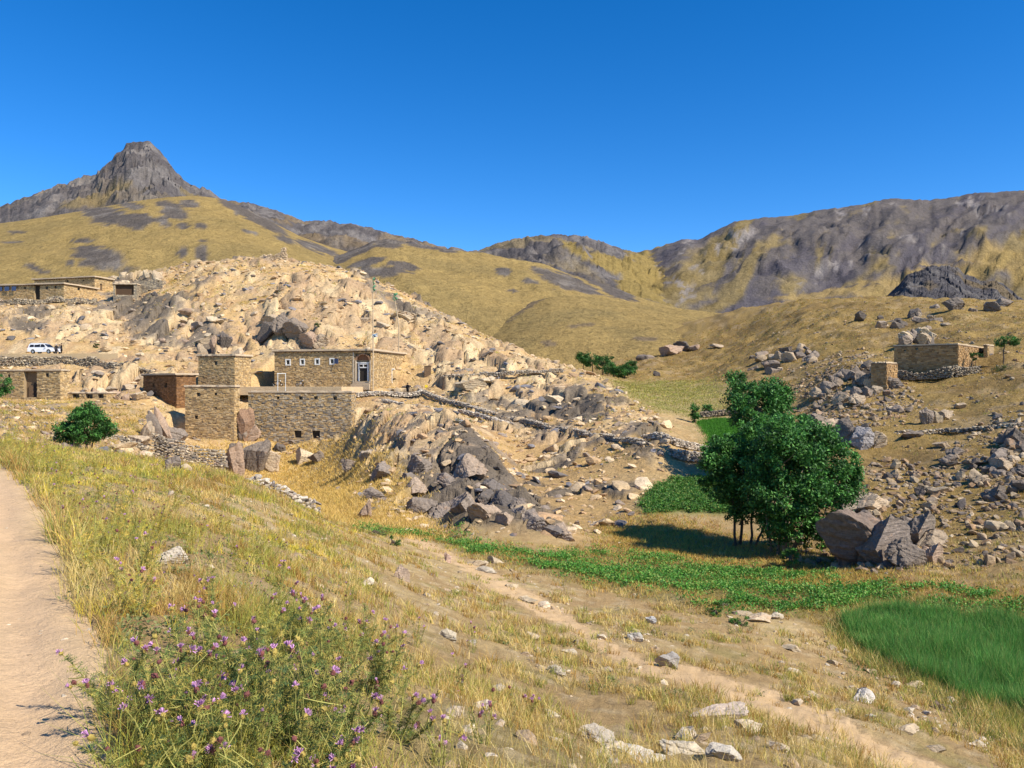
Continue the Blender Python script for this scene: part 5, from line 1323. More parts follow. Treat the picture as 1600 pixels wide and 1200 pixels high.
tree('willow_tree', 'large round dark green tree on the right of the valley clump, pale trunks showing',
     [blob(1250, 715, d1, 70, 60), blob(1300, 740, d1, 46, 50), blob(1225, 775, d1 - .5, 60, 45), blob(1285, 790, d1 - .6, 44, 40), blob(1240, 690, d1 + .8, 56, 44), blob(1205, 735, d1, 40, 50), blob(1250, 820, d1 - .8, 36, 24), blob(1325, 755, d1, 22, 32), blob(1215, 825, d1 - .3, 30, 22), blob(1270, 838, d1 - .6, 26, 18)],
     [([G(1225, 41), P(1240, 800, 41.2), P(1255, 730, 41.4)], [0.13, 0.09, 0.04]), ([G(1215, 41.4), P(1222, 800, 41.4), P(1215, 730, 41.4)], [0.09, 0.06, 0.03]), ([G(1232, 41.2), P(1265, 815, 41.2), P(1300, 755, 41.2)], [0.12, 0.08, 0.04]), ([G(1205, 42), P(1200, 800, 42), P(1190, 740, 42)], [0.08, 0.05, 0.03])],
     46000, 0.18, rt, clump=0.48, bark=(0.24, 0.19, 0.13))
tree('willow_tree', 'dark shaded tree with several thin trunks on the left of the valley clump',
     [blob(1155, 735, 44.5, 50, 40), blob(1130, 720, 44.5, 28, 30), blob(1185, 725, 44.8, 40, 48), blob(1160, 700, 45.5, 40, 26), blob(1175, 790, 44.2, 34, 30), blob(1125, 760, 44.2, 24, 26), blob(1150, 790, 44, 22, 22)],
     [([G(1150, 44), P(1145, 780, 44.2), P(1130, 735, 44.4)], [0.08, 0.06, 0.03]), ([G(1156, 44.2), P(1160, 780, 44.3), P(1165, 720, 44.5)], [0.09, 0.06, 0.03]), ([G(1172, 44), P(1178, 780, 44.3), P(1185, 730, 44.5)], [0.08, 0.05, 0.03]), ([G(1180, 43.6), P(1205, 800, 43.8), P(1215, 770, 44)], [0.07, 0.05, 0.03])],
     26000, 0.18, rt, clump=0.46, bark=(0.10, 0.08, 0.06))
tree('willow_tree', 'taller dark green tree rising behind the valley clump',
     [blob(1185, 640, 66, 36, 36), blob(1210, 655, 66, 28, 34), blob(1165, 620, 68, 24, 26), blob(1150, 598, 70, 12, 18), blob(1205, 610, 68, 22, 18), blob(1190, 680, 64, 44, 26), blob(1220, 685, 64, 26, 24), blob(1152, 640, 68, 16, 24)],
     [([G(1185, 66), P(1186, 680, 66), P(1186, 640, 66)], [0.2, 0.14, 0.07])], 20000, 0.26, rt, clump=0.7)
tree('bush', 'rounded deep green bush below the left stone house', [blob(135, 668, 53, 34, 26), blob(112, 676, 53, 22, 18), blob(158, 664, 53, 20, 20), blob(135, 650, 53, 22, 16)],
     [([G(135, 53), P(135, 680, 53)], [0.08, 0.04]), ([G(140, 53), P(150, 680, 53)], [0.06, 0.03])], 12000, 0.165, rt, clump=0.4, cat='bush', group='green bushes')
tree('bush', 'green tree crown cut off by the left edge', [blob(0, 597, 82, 16, 20), blob(-20, 600, 82, 22, 24), blob(4, 608, 82, 12, 12)], [([G(-14, 82), P(-14, 610, 82)], [0.12, 0.06])], 4500, 0.19, rt, clump=0.5)
for (u, v, ru, rv, d, lb) in [(912, 557, 9, 7, 176, 'small dark bush at the upper end of the far bush row'), (926, 563, 14, 9, 175, 'wide bush second from the top of the far bush row'), (942, 568, 16, 12, 172, 'tallest dark bush in the middle of the far bush row'), (958, 577, 12, 8, 168, 'low bush below the tallest one of the far bush row'), (976, 581, 15, 8, 168, 'lowest rounded bush at the end of the far bush row'), (984, 572, 8, 7, 176, 'little dark bush just above the lowest far bush')]:
    tree('bush', lb, [blob(u, v, d, ru, rv), blob(u + ru * .5, v + 2, d, ru * .7, rv * .8), blob(u - ru * .5, v + 2, d, ru * .7, rv * .8)], [([G(u, d), P(u, v, d)], [0.15, 0.06])], 2200, 0.34, rt, clump=0.8, cat='bush', group='bushes in the far gully', pal=LG * 0.8)
tree('tree', 'slim young tree at the corner of the bright green field', [blob(1086, 648, 97, 6, 15), blob(1085, 638, 97, 4, 10)], [([G(1086, 97), P(1086, 645, 97)], [0.08, 0.04])], 1500, 0.2, rt, clump=0.35)
tree('tree', 'second slim young tree behind the bright green field', [blob(1107, 643, 102, 6, 12), blob(1105, 636, 102, 4, 8)], [([G(1107, 102), P(1107, 640, 102)], [0.08, 0.04])], 1300, 0.2, rt, clump=0.35)
tree('tree', 'small lone tree with a thin trunk beside the right hillside house', [blob(1572, 532, 95, 13, 9), blob(1562, 535, 95, 9, 6), blob(1582, 534, 95, 8, 7)], [([G(1568, 95), P(1568, 548, 95), P(1570, 536, 95)], [0.09, 0.07, 0.04])], 2400, 0.16, rt, clump=0.35)
tree('bush', 'dark shrub against the end wall of the right hillside house', [blob(1524, 558, 93, 7, 6)], [([G(1524, 93), P(1524, 560, 93)], [0.05, 0.03])], 700, 0.15, rt, clump=0.25, cat='bush', group='green bushes', pal=LG * 0.7)
YG = np.array([[0.08, 0.22, 0.03], [0.06, 0.17, 0.025], [0.12, 0.27, 0.04]])
tree('bush', 'small bright green bush at the foot of the big tree', [blob(1233, 870, 38.5, 15, 12)], [([G(1233, 38.5), P(1233, 870, 38.5)], [0.03, 0.02])], 2200, 0.07, rt, clump=0.16, cat='bush', group='green bushes', pal=YG)
for i, (u, v, ru, rv, lb) in enumerate([(613, 846, 13, 8, 'low green weed clump at the head of the footpath'), (585, 832, 24, 8, 'dusty olive weed bush above the footpath head'), (570, 825, 10, 5, 'flat green weed patch left of the olive bush'), (1118, 955, 12, 10, 'dark green weed clump at the near edge of the bean strip'), (1155, 970, 14, 8, 'dark weed clump beside the pale stones by the bean strip'), (497, 514, 5, 4, 'tiny green shrub in the dark slabs of the hill'), (150, 541, 5, 4, 'tiny green shrub on the rocks right of the parked car'), (708, 662, 26, 7, 'olive grass clump under the hillside wall'), (1510, 577, 20, 6, 'olive bush strip below the right hillside house'), (1560, 577, 20, 5, 'green bush strip at the right edge below the small lone tree'), (1130, 945, 14, 8, 'leafy weed clump inside the bean strip'), (1350, 975, 8, 12, 'tall leafy weed at the corner of the crop field')]):
    p = hit(u, v + rv * 0.7); d = p[1]
    tree('bush', lb, [(p[0], p[1], p[2] + rv / F * d * 0.6, ru / F * d, ru / F * d * 0.7, rv / F * d)], [([p, p + np.array([0, 0, rv / F * d])], [0.02, 0.01])], 1100, max(0.05, 1.6 * d / F), rt, clump=ru / F * d * 0.28, cat='bush', group='low weeds and shrubs', pal=(YG * 0.75 if i in (0, 2, 3, 4, 10, 11) else np.array([[0.16, 0.17, 0.05], [0.11, 0.14, 0.04]])))

# ---------------- grasses
STRAW_ = np.array([[0.68, 0.49, 0.16], [0.60, 0.44, 0.15], [0.74, 0.58, 0.25], [0.54, 0.42, 0.12]])
OLIVE = np.array([[0.36, 0.34, 0.07], [0.26, 0.28, 0.06], [0.47, 0.43, 0.08]])
YEL = np.array([[0.66, 0.51, 0.06], [0.54, 0.46, 0.07], [0.72, 0.53, 0.08], [0.42, 0.41, 0.07]])
def tufts(name, label, weight, n, per, hgt, pals, probs, seed, spread=0.10, wmin=0.0035, px=0.9, lean=0.45, hpow=1.0, cat='grass', one=False, hmap=None, pmap=None):
    r = np.random.default_rng(seed)
    x, y, k = sample_cells(weight, n, r)
    sz = r.uniform(0.55, 1.25, n) ** hpow
    m = n * per; ti = np.repeat(np.arange(n), per)
    sp = spread * sz[ti] * np.clip(y[ti] / 14, 0.8, 3.0)
    bx = x[ti] + r.normal(0, 1, m) * sp; by = y[ti] + r.normal(0, 1, m) * sp
    base = np.stack([bx, by, gz(bx, by) - 0.02], -1)
    h = hgt * sz[ti] * r.uniform(0.5, 1.15, m)
    pi = r.choice(len(pals), n, p=probs)
    if pmap is not None: pi = np.where(r.random(n) < 0.75, np.clip(np.floor(pmap.ravel()[k] * len(pals)).astype(int), 0, len(pals) - 1), pi)
    col = np.empty((m, 3))
    for q in range(len(pals)):
        s = pi[ti] == q
        col[s] = pals[q][r.integers(0, len(pals[q]), s.sum())]
    col *= r.uniform(0.8, 1.2, (n, 1))[ti]
    ln = r.normal(0, lean, (m, 3)); ln[:, 2] = 0; ln = np.clip(ln, -0.9, 0.9)
    w = np.maximum(wmin, px * by / F)
    if hmap is not None: h = h * hmap.ravel()[k][ti]
    V, T, Cc = (blade_one if one else blade_tris)(base, h, w, ln, col, r)
    return link(name, raw_mesh(name, V, [T], Cc, [M_GRASS]), kind='stuff', label=label, category=cat)
pat1 = fbm(GX * 1.1, GY * 1.1, 4, 221); pat2 = fbm(GX * 0.35, GY * 0.35, 3, 222)
nr = ~m_road & ~m_crop & (GD < 60) & inframe
leftbank = sstep(620, 380, U + 120 * ju) * nr * (GD < 44) * (GD > 3.2)
rightbank = sstep(420, 560, U) * nr * (GD < 42) * (1 - 0.93 * m_path) * (1 - m_pot) * sstep(-0.25, 0.25, fbm(GX * 0.9, GY * 0.9, 4, 201) - 0.06)
edge = blur(m_road, 10, 8) * (~m_road) * (GD < 24)
tufts('dry_grass', 'tall yellow and olive grass along the bank beside the track', leftbank * vis ** 1.35 * (0.03 + 1.6 * edge + sstep(0.0, 0.3, pat1)), 5400, 15, 0.31, [STRAW_, STRAW_ * np.array([.75, .62, .5]), OLIVE, YEL, STRAW_], [0.3, 0.2, 0.2, 0.2, 0.1], 31, spread=0.06, lean=0.5, hmap=0.55 + 0.9 * sstep(-0.3, 0.5, pat2) * sstep(700, 250, U) + 0.7 * edge, pmap=0.5 + 0.9 * fbm(GX * 0.5, GY * 0.5, 4, 223))
tufts('dry_grass', 'sparse dry tufts on the bank on both sides of the footpath', rightbank * vis ** 1.3, 3900, 17, 0.23, [STRAW_, OLIVE, STRAW_ * np.array([.7, .55, .4])], [0.55, 0.25, 0.2], 32, spread=0.06, lean=0.5)
tufts('dry_grass', 'pale straw stubble in the hollow below the houses', (s_straw * inframe * (GD < 125)) * vis, 4200, 9, 0.40, [STRAW_ * np.array([1.0, 0.92, 0.75])], [1.0], 33, spread=0.16, lean=0.6, one=True)
tufts('dry_grass', 'dry tufts dotted over the rocky village hill', hw * (1 - 0.7 * bed) * sstep(0, 0.4, fbm(GX * 0.3, GY * 0.3, 4, 203)), 3800, 7, 0.34, [STRAW_ * np.array([.85, .75, .55]), OLIVE], [0.7, 0.3], 34, spread=0.10, lean=0.6, one=True)
tufts('dry_grass', 'golden tussocks covering the right hillside', (m_right * inframe * (GD < 250)) * vis ** 0.6, 11000, 6, 0.26, [STRAW_ * np.array([.62, .52, .34]), OLIVE * 0.8, STRAW_ * np.array([.8, .7, .5])], [0.55, 0.15, 0.3], 35, spread=0.08, lean=0.6, one=True)
tufts('dry_grass', 'hay coloured grass on the valley floor around the bean strip', (s_stub * inframe + 0.4 * s_pot) * (GD < 60), 5200, 9, 0.24, [STRAW_ * np.array([.85, .75, .5]), OLIVE, np.array([[0.34, 0.15, 0.05]])], [0.62, 0.3, 0.08], 36, spread=0.10, lean=0.6, one=True)
tufts('meadow_grass', 'short dull green meadow on the upper valley floor', (s_mead * inframe), 3000, 6, 0.25, [OLIVE, STRAW_ * 0.7], [0.6, 0.4], 37, spread=0.15, lean=0.5, one=True)
tufts('green_field_grass', 'bright green lawn-like field in the upper valley', m_gf * inframe, 5000, 6, 0.22, [np.array([[0.07, 0.22, 0.02], [0.09, 0.27, 0.02], [0.055, 0.17, 0.02]])], [1.0], 38, spread=0.12, lean=0.35, cat='crop', one=True)
CROPC = np.array([[0.085, 0.27, 0.045], [0.12, 0.34, 0.06], [0.06, 0.19, 0.035], [0.19, 0.39, 0.095], [0.30, 0.36, 0.10]])
tufts('green_crop', 'dense dark green grass crop standing in the field at the right edge', m_crop * (U < 1720) * 1.0, 13000, 9, 0.60, [CROPC], [1.0], 39, hmap=0.8 + 0.5 * sstep(-0.4, 0.4, fbm(GX * 0.8, GY * 0.8, 4, 231)), spread=0.05, wmin=0.011, px=0.8, lean=0.30, hpow=0.35, cat='crop', one=True)

tufts('straw_litter', 'fallen straw and dry litter on the bare soil of the bank', nr * (GD < 40) * (U > 200) * vis ** 1.4, 5000, 7, 0.05, [STRAW_, STRAW_ * np.array([.55, .42, .3])], [0.6, 0.4], 47, spread=0.10, lean=0.9, one=True)
ec = blur(m_crop, 8, 7) * (~m_crop) * (GD < 34) * inframe
tufts('field_edge_weeds', 'yellow and olive weeds fringing the green crop field', ec, 1500, 12, 0.42, [STRAW_, OLIVE, np.array([[0.12, 0.22, 0.04]]), np.array([[0.30, 0.14, 0.06]])], [0.4, 0.3, 0.25, 0.05], 46, spread=0.10, lean=0.4, one=True, cat='weeds')
def leafy(name, label, weight, n, per, hgt, rad, pal, seed, leaf=0.09):
    r = np.random.default_rng(seed); x, y, k = sample_cells(weight, n, r)
    ti = np.repeat(np.arange(n), per); m = n * per; sz = r.uniform(0.6, 1.3, n)
    px_ = x[ti] + r.normal(0, rad, m) * sz[ti]; py_ = y[ti] + r.normal(0, rad, m) * sz[ti]
    pz = gz(px_, py_) + hgt * sz[ti] * r.uniform(0.15, 1.0, m)
    col = pal[r.integers(0, len(pal), m)] * r.uniform(0.75, 1.25, (n, 1))[ti]
    V, T, Cc = leaf_quads(np.stack([px_, py_, pz], -1), leaf * r.uniform(0.7, 1.4, m), leaf * 0.75 * r.uniform(0.7, 1.3, m), col, r, up=1.2)
    return link(name, raw_mesh(name, V, [T], Cc, [M_LEAF]), kind='stuff', label=label, category='crop')
BEAN = np.array([[0.085, 0.26, 0.03], [0.12, 0.33, 0.04], [0.06, 0.19, 0.025], [0.25, 0.36, 0.07]])
rowy = sstep(0.0, 0.3, fbm(GX * 0.55, GY * 1.1, 3, 211) + 0.12) * in_poly(Uj, Vj, [(560, 822), (700, 842), (850, 868), (950, 866), (1080, 880), (1150, 905), (1180, 950), (1000, 918), (880, 898), (700, 850), (560, 828)])
rowy2 = sstep(0.1, 0.35, fbm(GX * 0.5, GY * 1.0, 3, 212) + 0.1) * 0.9 * in_poly(Uj, Vj, [(1080, 880), (1330, 905), (1600, 935), (1750, 960), (1600, 965), (1330, 952), (1180, 955)])
leafy('bean_plants', 'leafy green plants of the crop strip along the valley floor', (m_pot * np.maximum(rowy, 0.12) * 1.0 + 1.3 * rowy2 * (GD < 40)) * inframe, 2900, 16, 0.26, 0.14, BEAN, 41)
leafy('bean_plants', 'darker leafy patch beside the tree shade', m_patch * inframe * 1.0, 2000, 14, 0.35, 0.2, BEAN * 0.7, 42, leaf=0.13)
leafy('weeds', 'grey green low weeds on the bank', rightbank * vis * sstep(0.2, 0.5, fbm(GX * 0.5, GY * 0.5, 3, 213)) + leftbank * vis * 0.3, 1500, 16, 0.10, 0.05, np.array([[0.17, 0.20, 0.06], [0.12, 0.17, 0.05], [0.24, 0.25, 0.09]]), 43, leaf=0.035)

tufts('dry_grass', 'straw and dry weeds on the earthy terraces below the left houses', m_low * inframe * (GD > 44) * sstep(-0.3, 0.3, fbm(GX * 0.4, GY * 0.4, 4, 316)), 2600, 8, 0.38, [STRAW_ * np.array([.9, .8, .6]), OLIVE, STRAW_ * 0.55], [0.6, 0.15, 0.25], 44, spread=0.15, lean=0.6, one=True)
# brown seed heads standing over the grass
_r = np.random.default_rng(45); _n = 1500
_x, _y, _k = sample_cells(leftbank * vis ** 1.35 * sstep(-0.2, 0.4, pat2), _n, _r)
_h2 = _r.uniform(0.2, 0.5, _n); _s = np.maximum(0.012, 0.9 * _y / F)[:, None] * _r.uniform(0.7, 1.5, (_n, 3))
_pal = np.array([[0.16, 0.08, 0.05], [0.24, 0.15, 0.08], [0.42, 0.30, 0.10], [0.30, 0.16, 0.22]])
_g = gz(_x, _y); V1, T1, C1 = scatter_mesh(PEB[:4], np.stack([_x, _y, _g + _h2], -1), _s, rots(_n, 0.5, _r), _pal[_r.integers(0, 4, _n)], 9)
V2, T2, C2 = blade_one(np.stack([_x, _y, _g], -1), _h2 / 0.9, np.maximum(0.003, 0.5 * _y / F), np.zeros((_n, 3)), np.tile([[0.42, 0.34, 0.12]], (_n, 1)), _r)
V, T, Cc = join([(V1, T1, C1), (V2, T2, C2)])
link('seed_heads', raw_mesh('seed_heads', V, [T], Cc, [M_GRASS]), kind='stuff', label='brown dry seed heads standing over the bank grass', category='weeds')
# ---------------- thistles
M_PETAL = mat_flat('purple thistle petals', (0.54, 0.28, 0.47), 0.7, 0.2, amt=0.3, scale=60)
M_BRACT = mat_flat('spiny bracts', (0.34, 0.25, 0.06), 0.8, 0.2, amt=0.35, scale=50)
M_BRACT2 = mat_flat('dry wine red bracts', (0.17, 0.06, 0.05), 0.8, 0.2, amt=0.35, scale=50)
def flower_mesh(seed, open_, br):
    r = np.random.default_rng(seed)
    # bract cup
    V, T = ICO[1]; V = V * np.array([0.011, 0.011, 0.014]); V = V * (1 + 0.12 * r.normal(size=(len(V), 1)))
    Vs = [V]; Ts = [T]; n = len(V); mi = [0] * len(T)
    for k in range(16):      # spines
        d = unit(r.normal(size=3)); d[2] = d[2] * 0.5 - 0.1; b = d * np.array([0.010, 0.010, 0.012]); s = unit(np.cross(d, [0, 0, 1.0])) * 0.002
        Vs.append(np.array([b - s, b + s, b + d * 0.016])); Ts.append(np.array([[0, 1, 2]]) + n); n += 3; mi.append(0)
    if open_:
        for k in range(46):
            a = r.uniform(0, 2 * np.pi); t = abs(r.normal(0, 0.55)); d = np.array([math.sin(t) * math.cos(a), math.sin(t) * math.sin(a), math.cos(t)])
            b = np.array([0, 0, 0.008]) + d * 0.004; s = unit(np.cross(d, r.normal(size=3))) * 0.0022; L = r.uniform(0.014, 0.024)
            Vs.append(np.array([b - s * 0.6, b + s * 0.6, b + d * L + s, b + d * L - s])); Ts.append(np.array([[0, 1, 2], [0, 2, 3]]) + n); n += 4; mi += [1, 1]
    return raw_mesh('flower_head', np.concatenate(Vs), [np.concatenate(Ts)], None, [br, M_PETAL], midx=mi)
FLO = [flower_mesh(k, True, M_BRACT) for k in range(4)] + [flower_mesh(10 + k, True, M_BRACT2) for k in range(2)]
BUD = [flower_mesh(20, False, M_BRACT2), flower_mesh(21, False, M_BRACT)]

def thistle(u, v, h, label, group, nst, nlv, r, pal, flowers=6, wid=0.35, open_p=0.75, fs=1.0, d=None):
    p = hit(u, v) if d is None else G(u, d)
    root = empty('thistle', tuple(p), 0, label=label, category='thistle', group=group)
    st = MB(); lp, lc, ld, ll = [], [], [], []; heads = []
    sc_ = np.array([0.36, 0.33, 0.09])
    for s in range(nst):
        a = r.uniform(0, 2 * np.pi); rr_ = r.uniform(0.15, 1.0) * wid; hh = h * r.uniform(0.6, 1.05)
        q0 = np.array([math.cos(a), math.sin(a), 0]) * rr_ * 0.25; q2 = np.array([math.cos(a) * rr_, math.sin(a) * rr_, hh]); q1 = (q0 + q2) / 2 + np.array([0, 0, 0.12 * hh]) + r.normal(0, 0.03, 3)
        t = np.linspace(0, 1, 6)[:, None]; cv = (1 - t) ** 2 * q0 + 2 * t * (1 - t) * q1 + t * t * q2
        st.tube(cv, np.linspace(0.0045, 0.002, 6), 4, c=sc_ * r.uniform(0.7, 1.3), cap=False)
        heads.append((q2, cv[-1] - cv[-2]))
        for b in range(r.integers(1, 4)):
            tt = r.uniform(0.5, 0.9); k = cv[int(tt * 5)]; e = k + (r.normal(0, 0.09, 3) + np.array([0, 0, 0.13])) * h / 0.7
            st.tube([k, (k + e) / 2 + r.normal(0, 0.012, 3), e], [0.003, 0.0025, 0.0018], 4, c=sc_ * r.uniform(0.7, 1.3), cap=False); heads.append((e, e - k))
        m = nlv // nst
        tt = r.random(m) ** 0.9; pos = np.stack([np.interp(tt, np.linspace(0, 1, 6), cv[:, c]) for c in range(3)], -1)
        dirs = unit(r.normal(size=(m, 3)) * np.array([1, 1, 0.5]) + np.array([0, 0, 0.35])); L = r.uniform(0.05, 0.14, m) * (1.15 - 0.6 * tt) * h / 0.7
        lp.append(pos + dirs * L[:, None] * 0.5); ld.append(dirs); ll.append(L); lc.append(pal[r.integers(0, len(pal), m)] * (0.75 + 0.5 * r.random(m))[:, None])
    pos = np.concatenate(lp); dirs = np.concatenate(ld); L = np.concatenate(ll); c = np.concatenate(lc)
    # each leaf: a midrib with three pairs of spiny lobes
    n = len(pos); sd_ = unit(np.cross(dirs, r.normal(size=(n, 3))))
    Vs = [pos - dirs * L[:, None] * .5 - sd_ * .002, pos - dirs * L[:, None] * .5 + sd_ * .002, pos + dirs * L[:, None] * .5]
    T = [np.array([[0, 1, 2]])]; k = 3
    for f in (-0.25, 0.05, 0.3):
        for q in (-1, 1):
            b = pos + dirs * (L * f)[:, None]; w = (L * (0.32 - 0.3 * abs(f)))[:, None]
            Vs += [b - dirs * (L * .035)[:, None], b + dirs * (L * .05)[:, None], b + sd_ * q * w + dirs * w * 0.6]
            T.append(np.array([[k, k + 1, k + 2]])); k += 3
    V = np.stack(Vs, 1).reshape(-1, 3); T = (np.concatenate(T)[None] + (np.arange(n) * k)[:, None, None]).reshape(-1, 3)
    st.build('stems', M_STEM, root)
    link('leaves', raw_mesh('leaves', V, [T], np.repeat(c, k, axis=0), [M_GRASS]), root, kind='stuff')
    r.shuffle(heads)
    for e, dr in heads[:flowers]:
        f = link('flower_head', (FLO[r.integers(0, len(FLO))] if r.random() < open_p else BUD[r.integers(0, 2)]), root)
        f.location = e; f.rotation_euler = Vector(dr + r.normal(0, 0.02, 3)).to_track_quat('Z', 'Y').to_euler(); f.scale = [fs * r.uniform(0.8, 1.25)] * 3
    return root
rh_ = np.random.default_rng(77)
TGREEN = np.array([[0.14, 0.20, 0.05], [0.22, 0.26, 0.06], [0.08, 0.13, 0.045], [0.36, 0.33, 0.08], [0.46, 0.38, 0.09]])
TYEL = np.array([[0.60, 0.48, 0.07], [0.48, 0.42, 0.07], [0.34, 0.34, 0.08], [0.66, 0.46, 0.09]])
for (u, v, h, nst, w) in [(250, 1180, 0.52, 10, 0.30), (340, 1195, 0.56, 13, 0.36), (440, 1195, 0.58, 13, 0.36), (530, 1180, 0.48, 11, 0.34), (300, 1110, 0.55, 10, 0.34), (400, 1110, 0.62, 12, 0.36), (500, 1100, 0.58, 11, 0.36), (585, 1095, 0.50, 10, 0.34), (360, 1045, 0.55, 9, 0.34), (460, 1035, 0.55, 9, 0.36), (560, 1040, 0.50, 9, 0.36), (250, 1250, 0.40, 9, 0.3), (360, 1270, 0.42, 10, 0.32), (470, 1260, 0.42, 10, 0.32), (560, 1240, 0.36, 8, 0.3), (200, 1120, 0.42, 6, 0.32), (620, 1150, 0.34, 6, 0.3)]:
    thistle(u, v, h * 0.88, 'purple flowered spiny thistle of the big clump beside the track at the bottom', 'thistles of the big foreground clump', nst, 950, rh_, TGREEN, flowers=15, wid=w * 1.25, fs=0.95, open_p=0.62)
for (u, v, h) in [(690, 1190, 0.30), (760, 1160, 0.34), (720, 1090, 0.36), (820, 1120, 0.3), (650, 1010, 0.4), (740, 1020, 0.4), (330, 965, 0.45), (430, 960, 0.45), (540, 970, 0.42)]:
    thistle(u, v, h, 'slender thistle with few purple heads standing in the dry grass', 'slender thistles in the grass', 4, 110, rh_, TGREEN, flowers=5, wid=0.16, fs=0.95)
for (u, v, h) in [(150, 900, 0.52), (190, 870, 0.55), (230, 900, 0.5), (200, 940, 0.42), (130, 840, 0.55), (180, 820, 0.6), (240, 840, 0.5), (110, 800, 0.6), (160, 780, 0.6), (90, 770, 0.65), (210, 790, 0.55), (60, 745, 0.7), (120, 750, 0.65), (270, 800, 0.45), (30, 725, 0.75), (80, 728, 0.7), (10, 712, 0.8), (150, 740, 0.6), (50, 712, 0.75), (220, 960, 0.36), (300, 860, 0.4), (350, 830, 0.4), (310, 790, 0.45), (260, 770, 0.5), (200, 755, 0.5), (380, 900, 0.4), (170, 725, 0.55), (240, 745, 0.5), (420, 870, 0.35), (100, 735, 0.6), (20, 700, 0.8), (-20, 690, 0.8)]:
    thistle(u, v, h, 'yellowing thistle along the verge of the dirt track', 'yellow thistles on the track verge', 9, 360, rh_, TYEL, flowers=7, wid=0.34, open_p=0.3, fs=1.0)
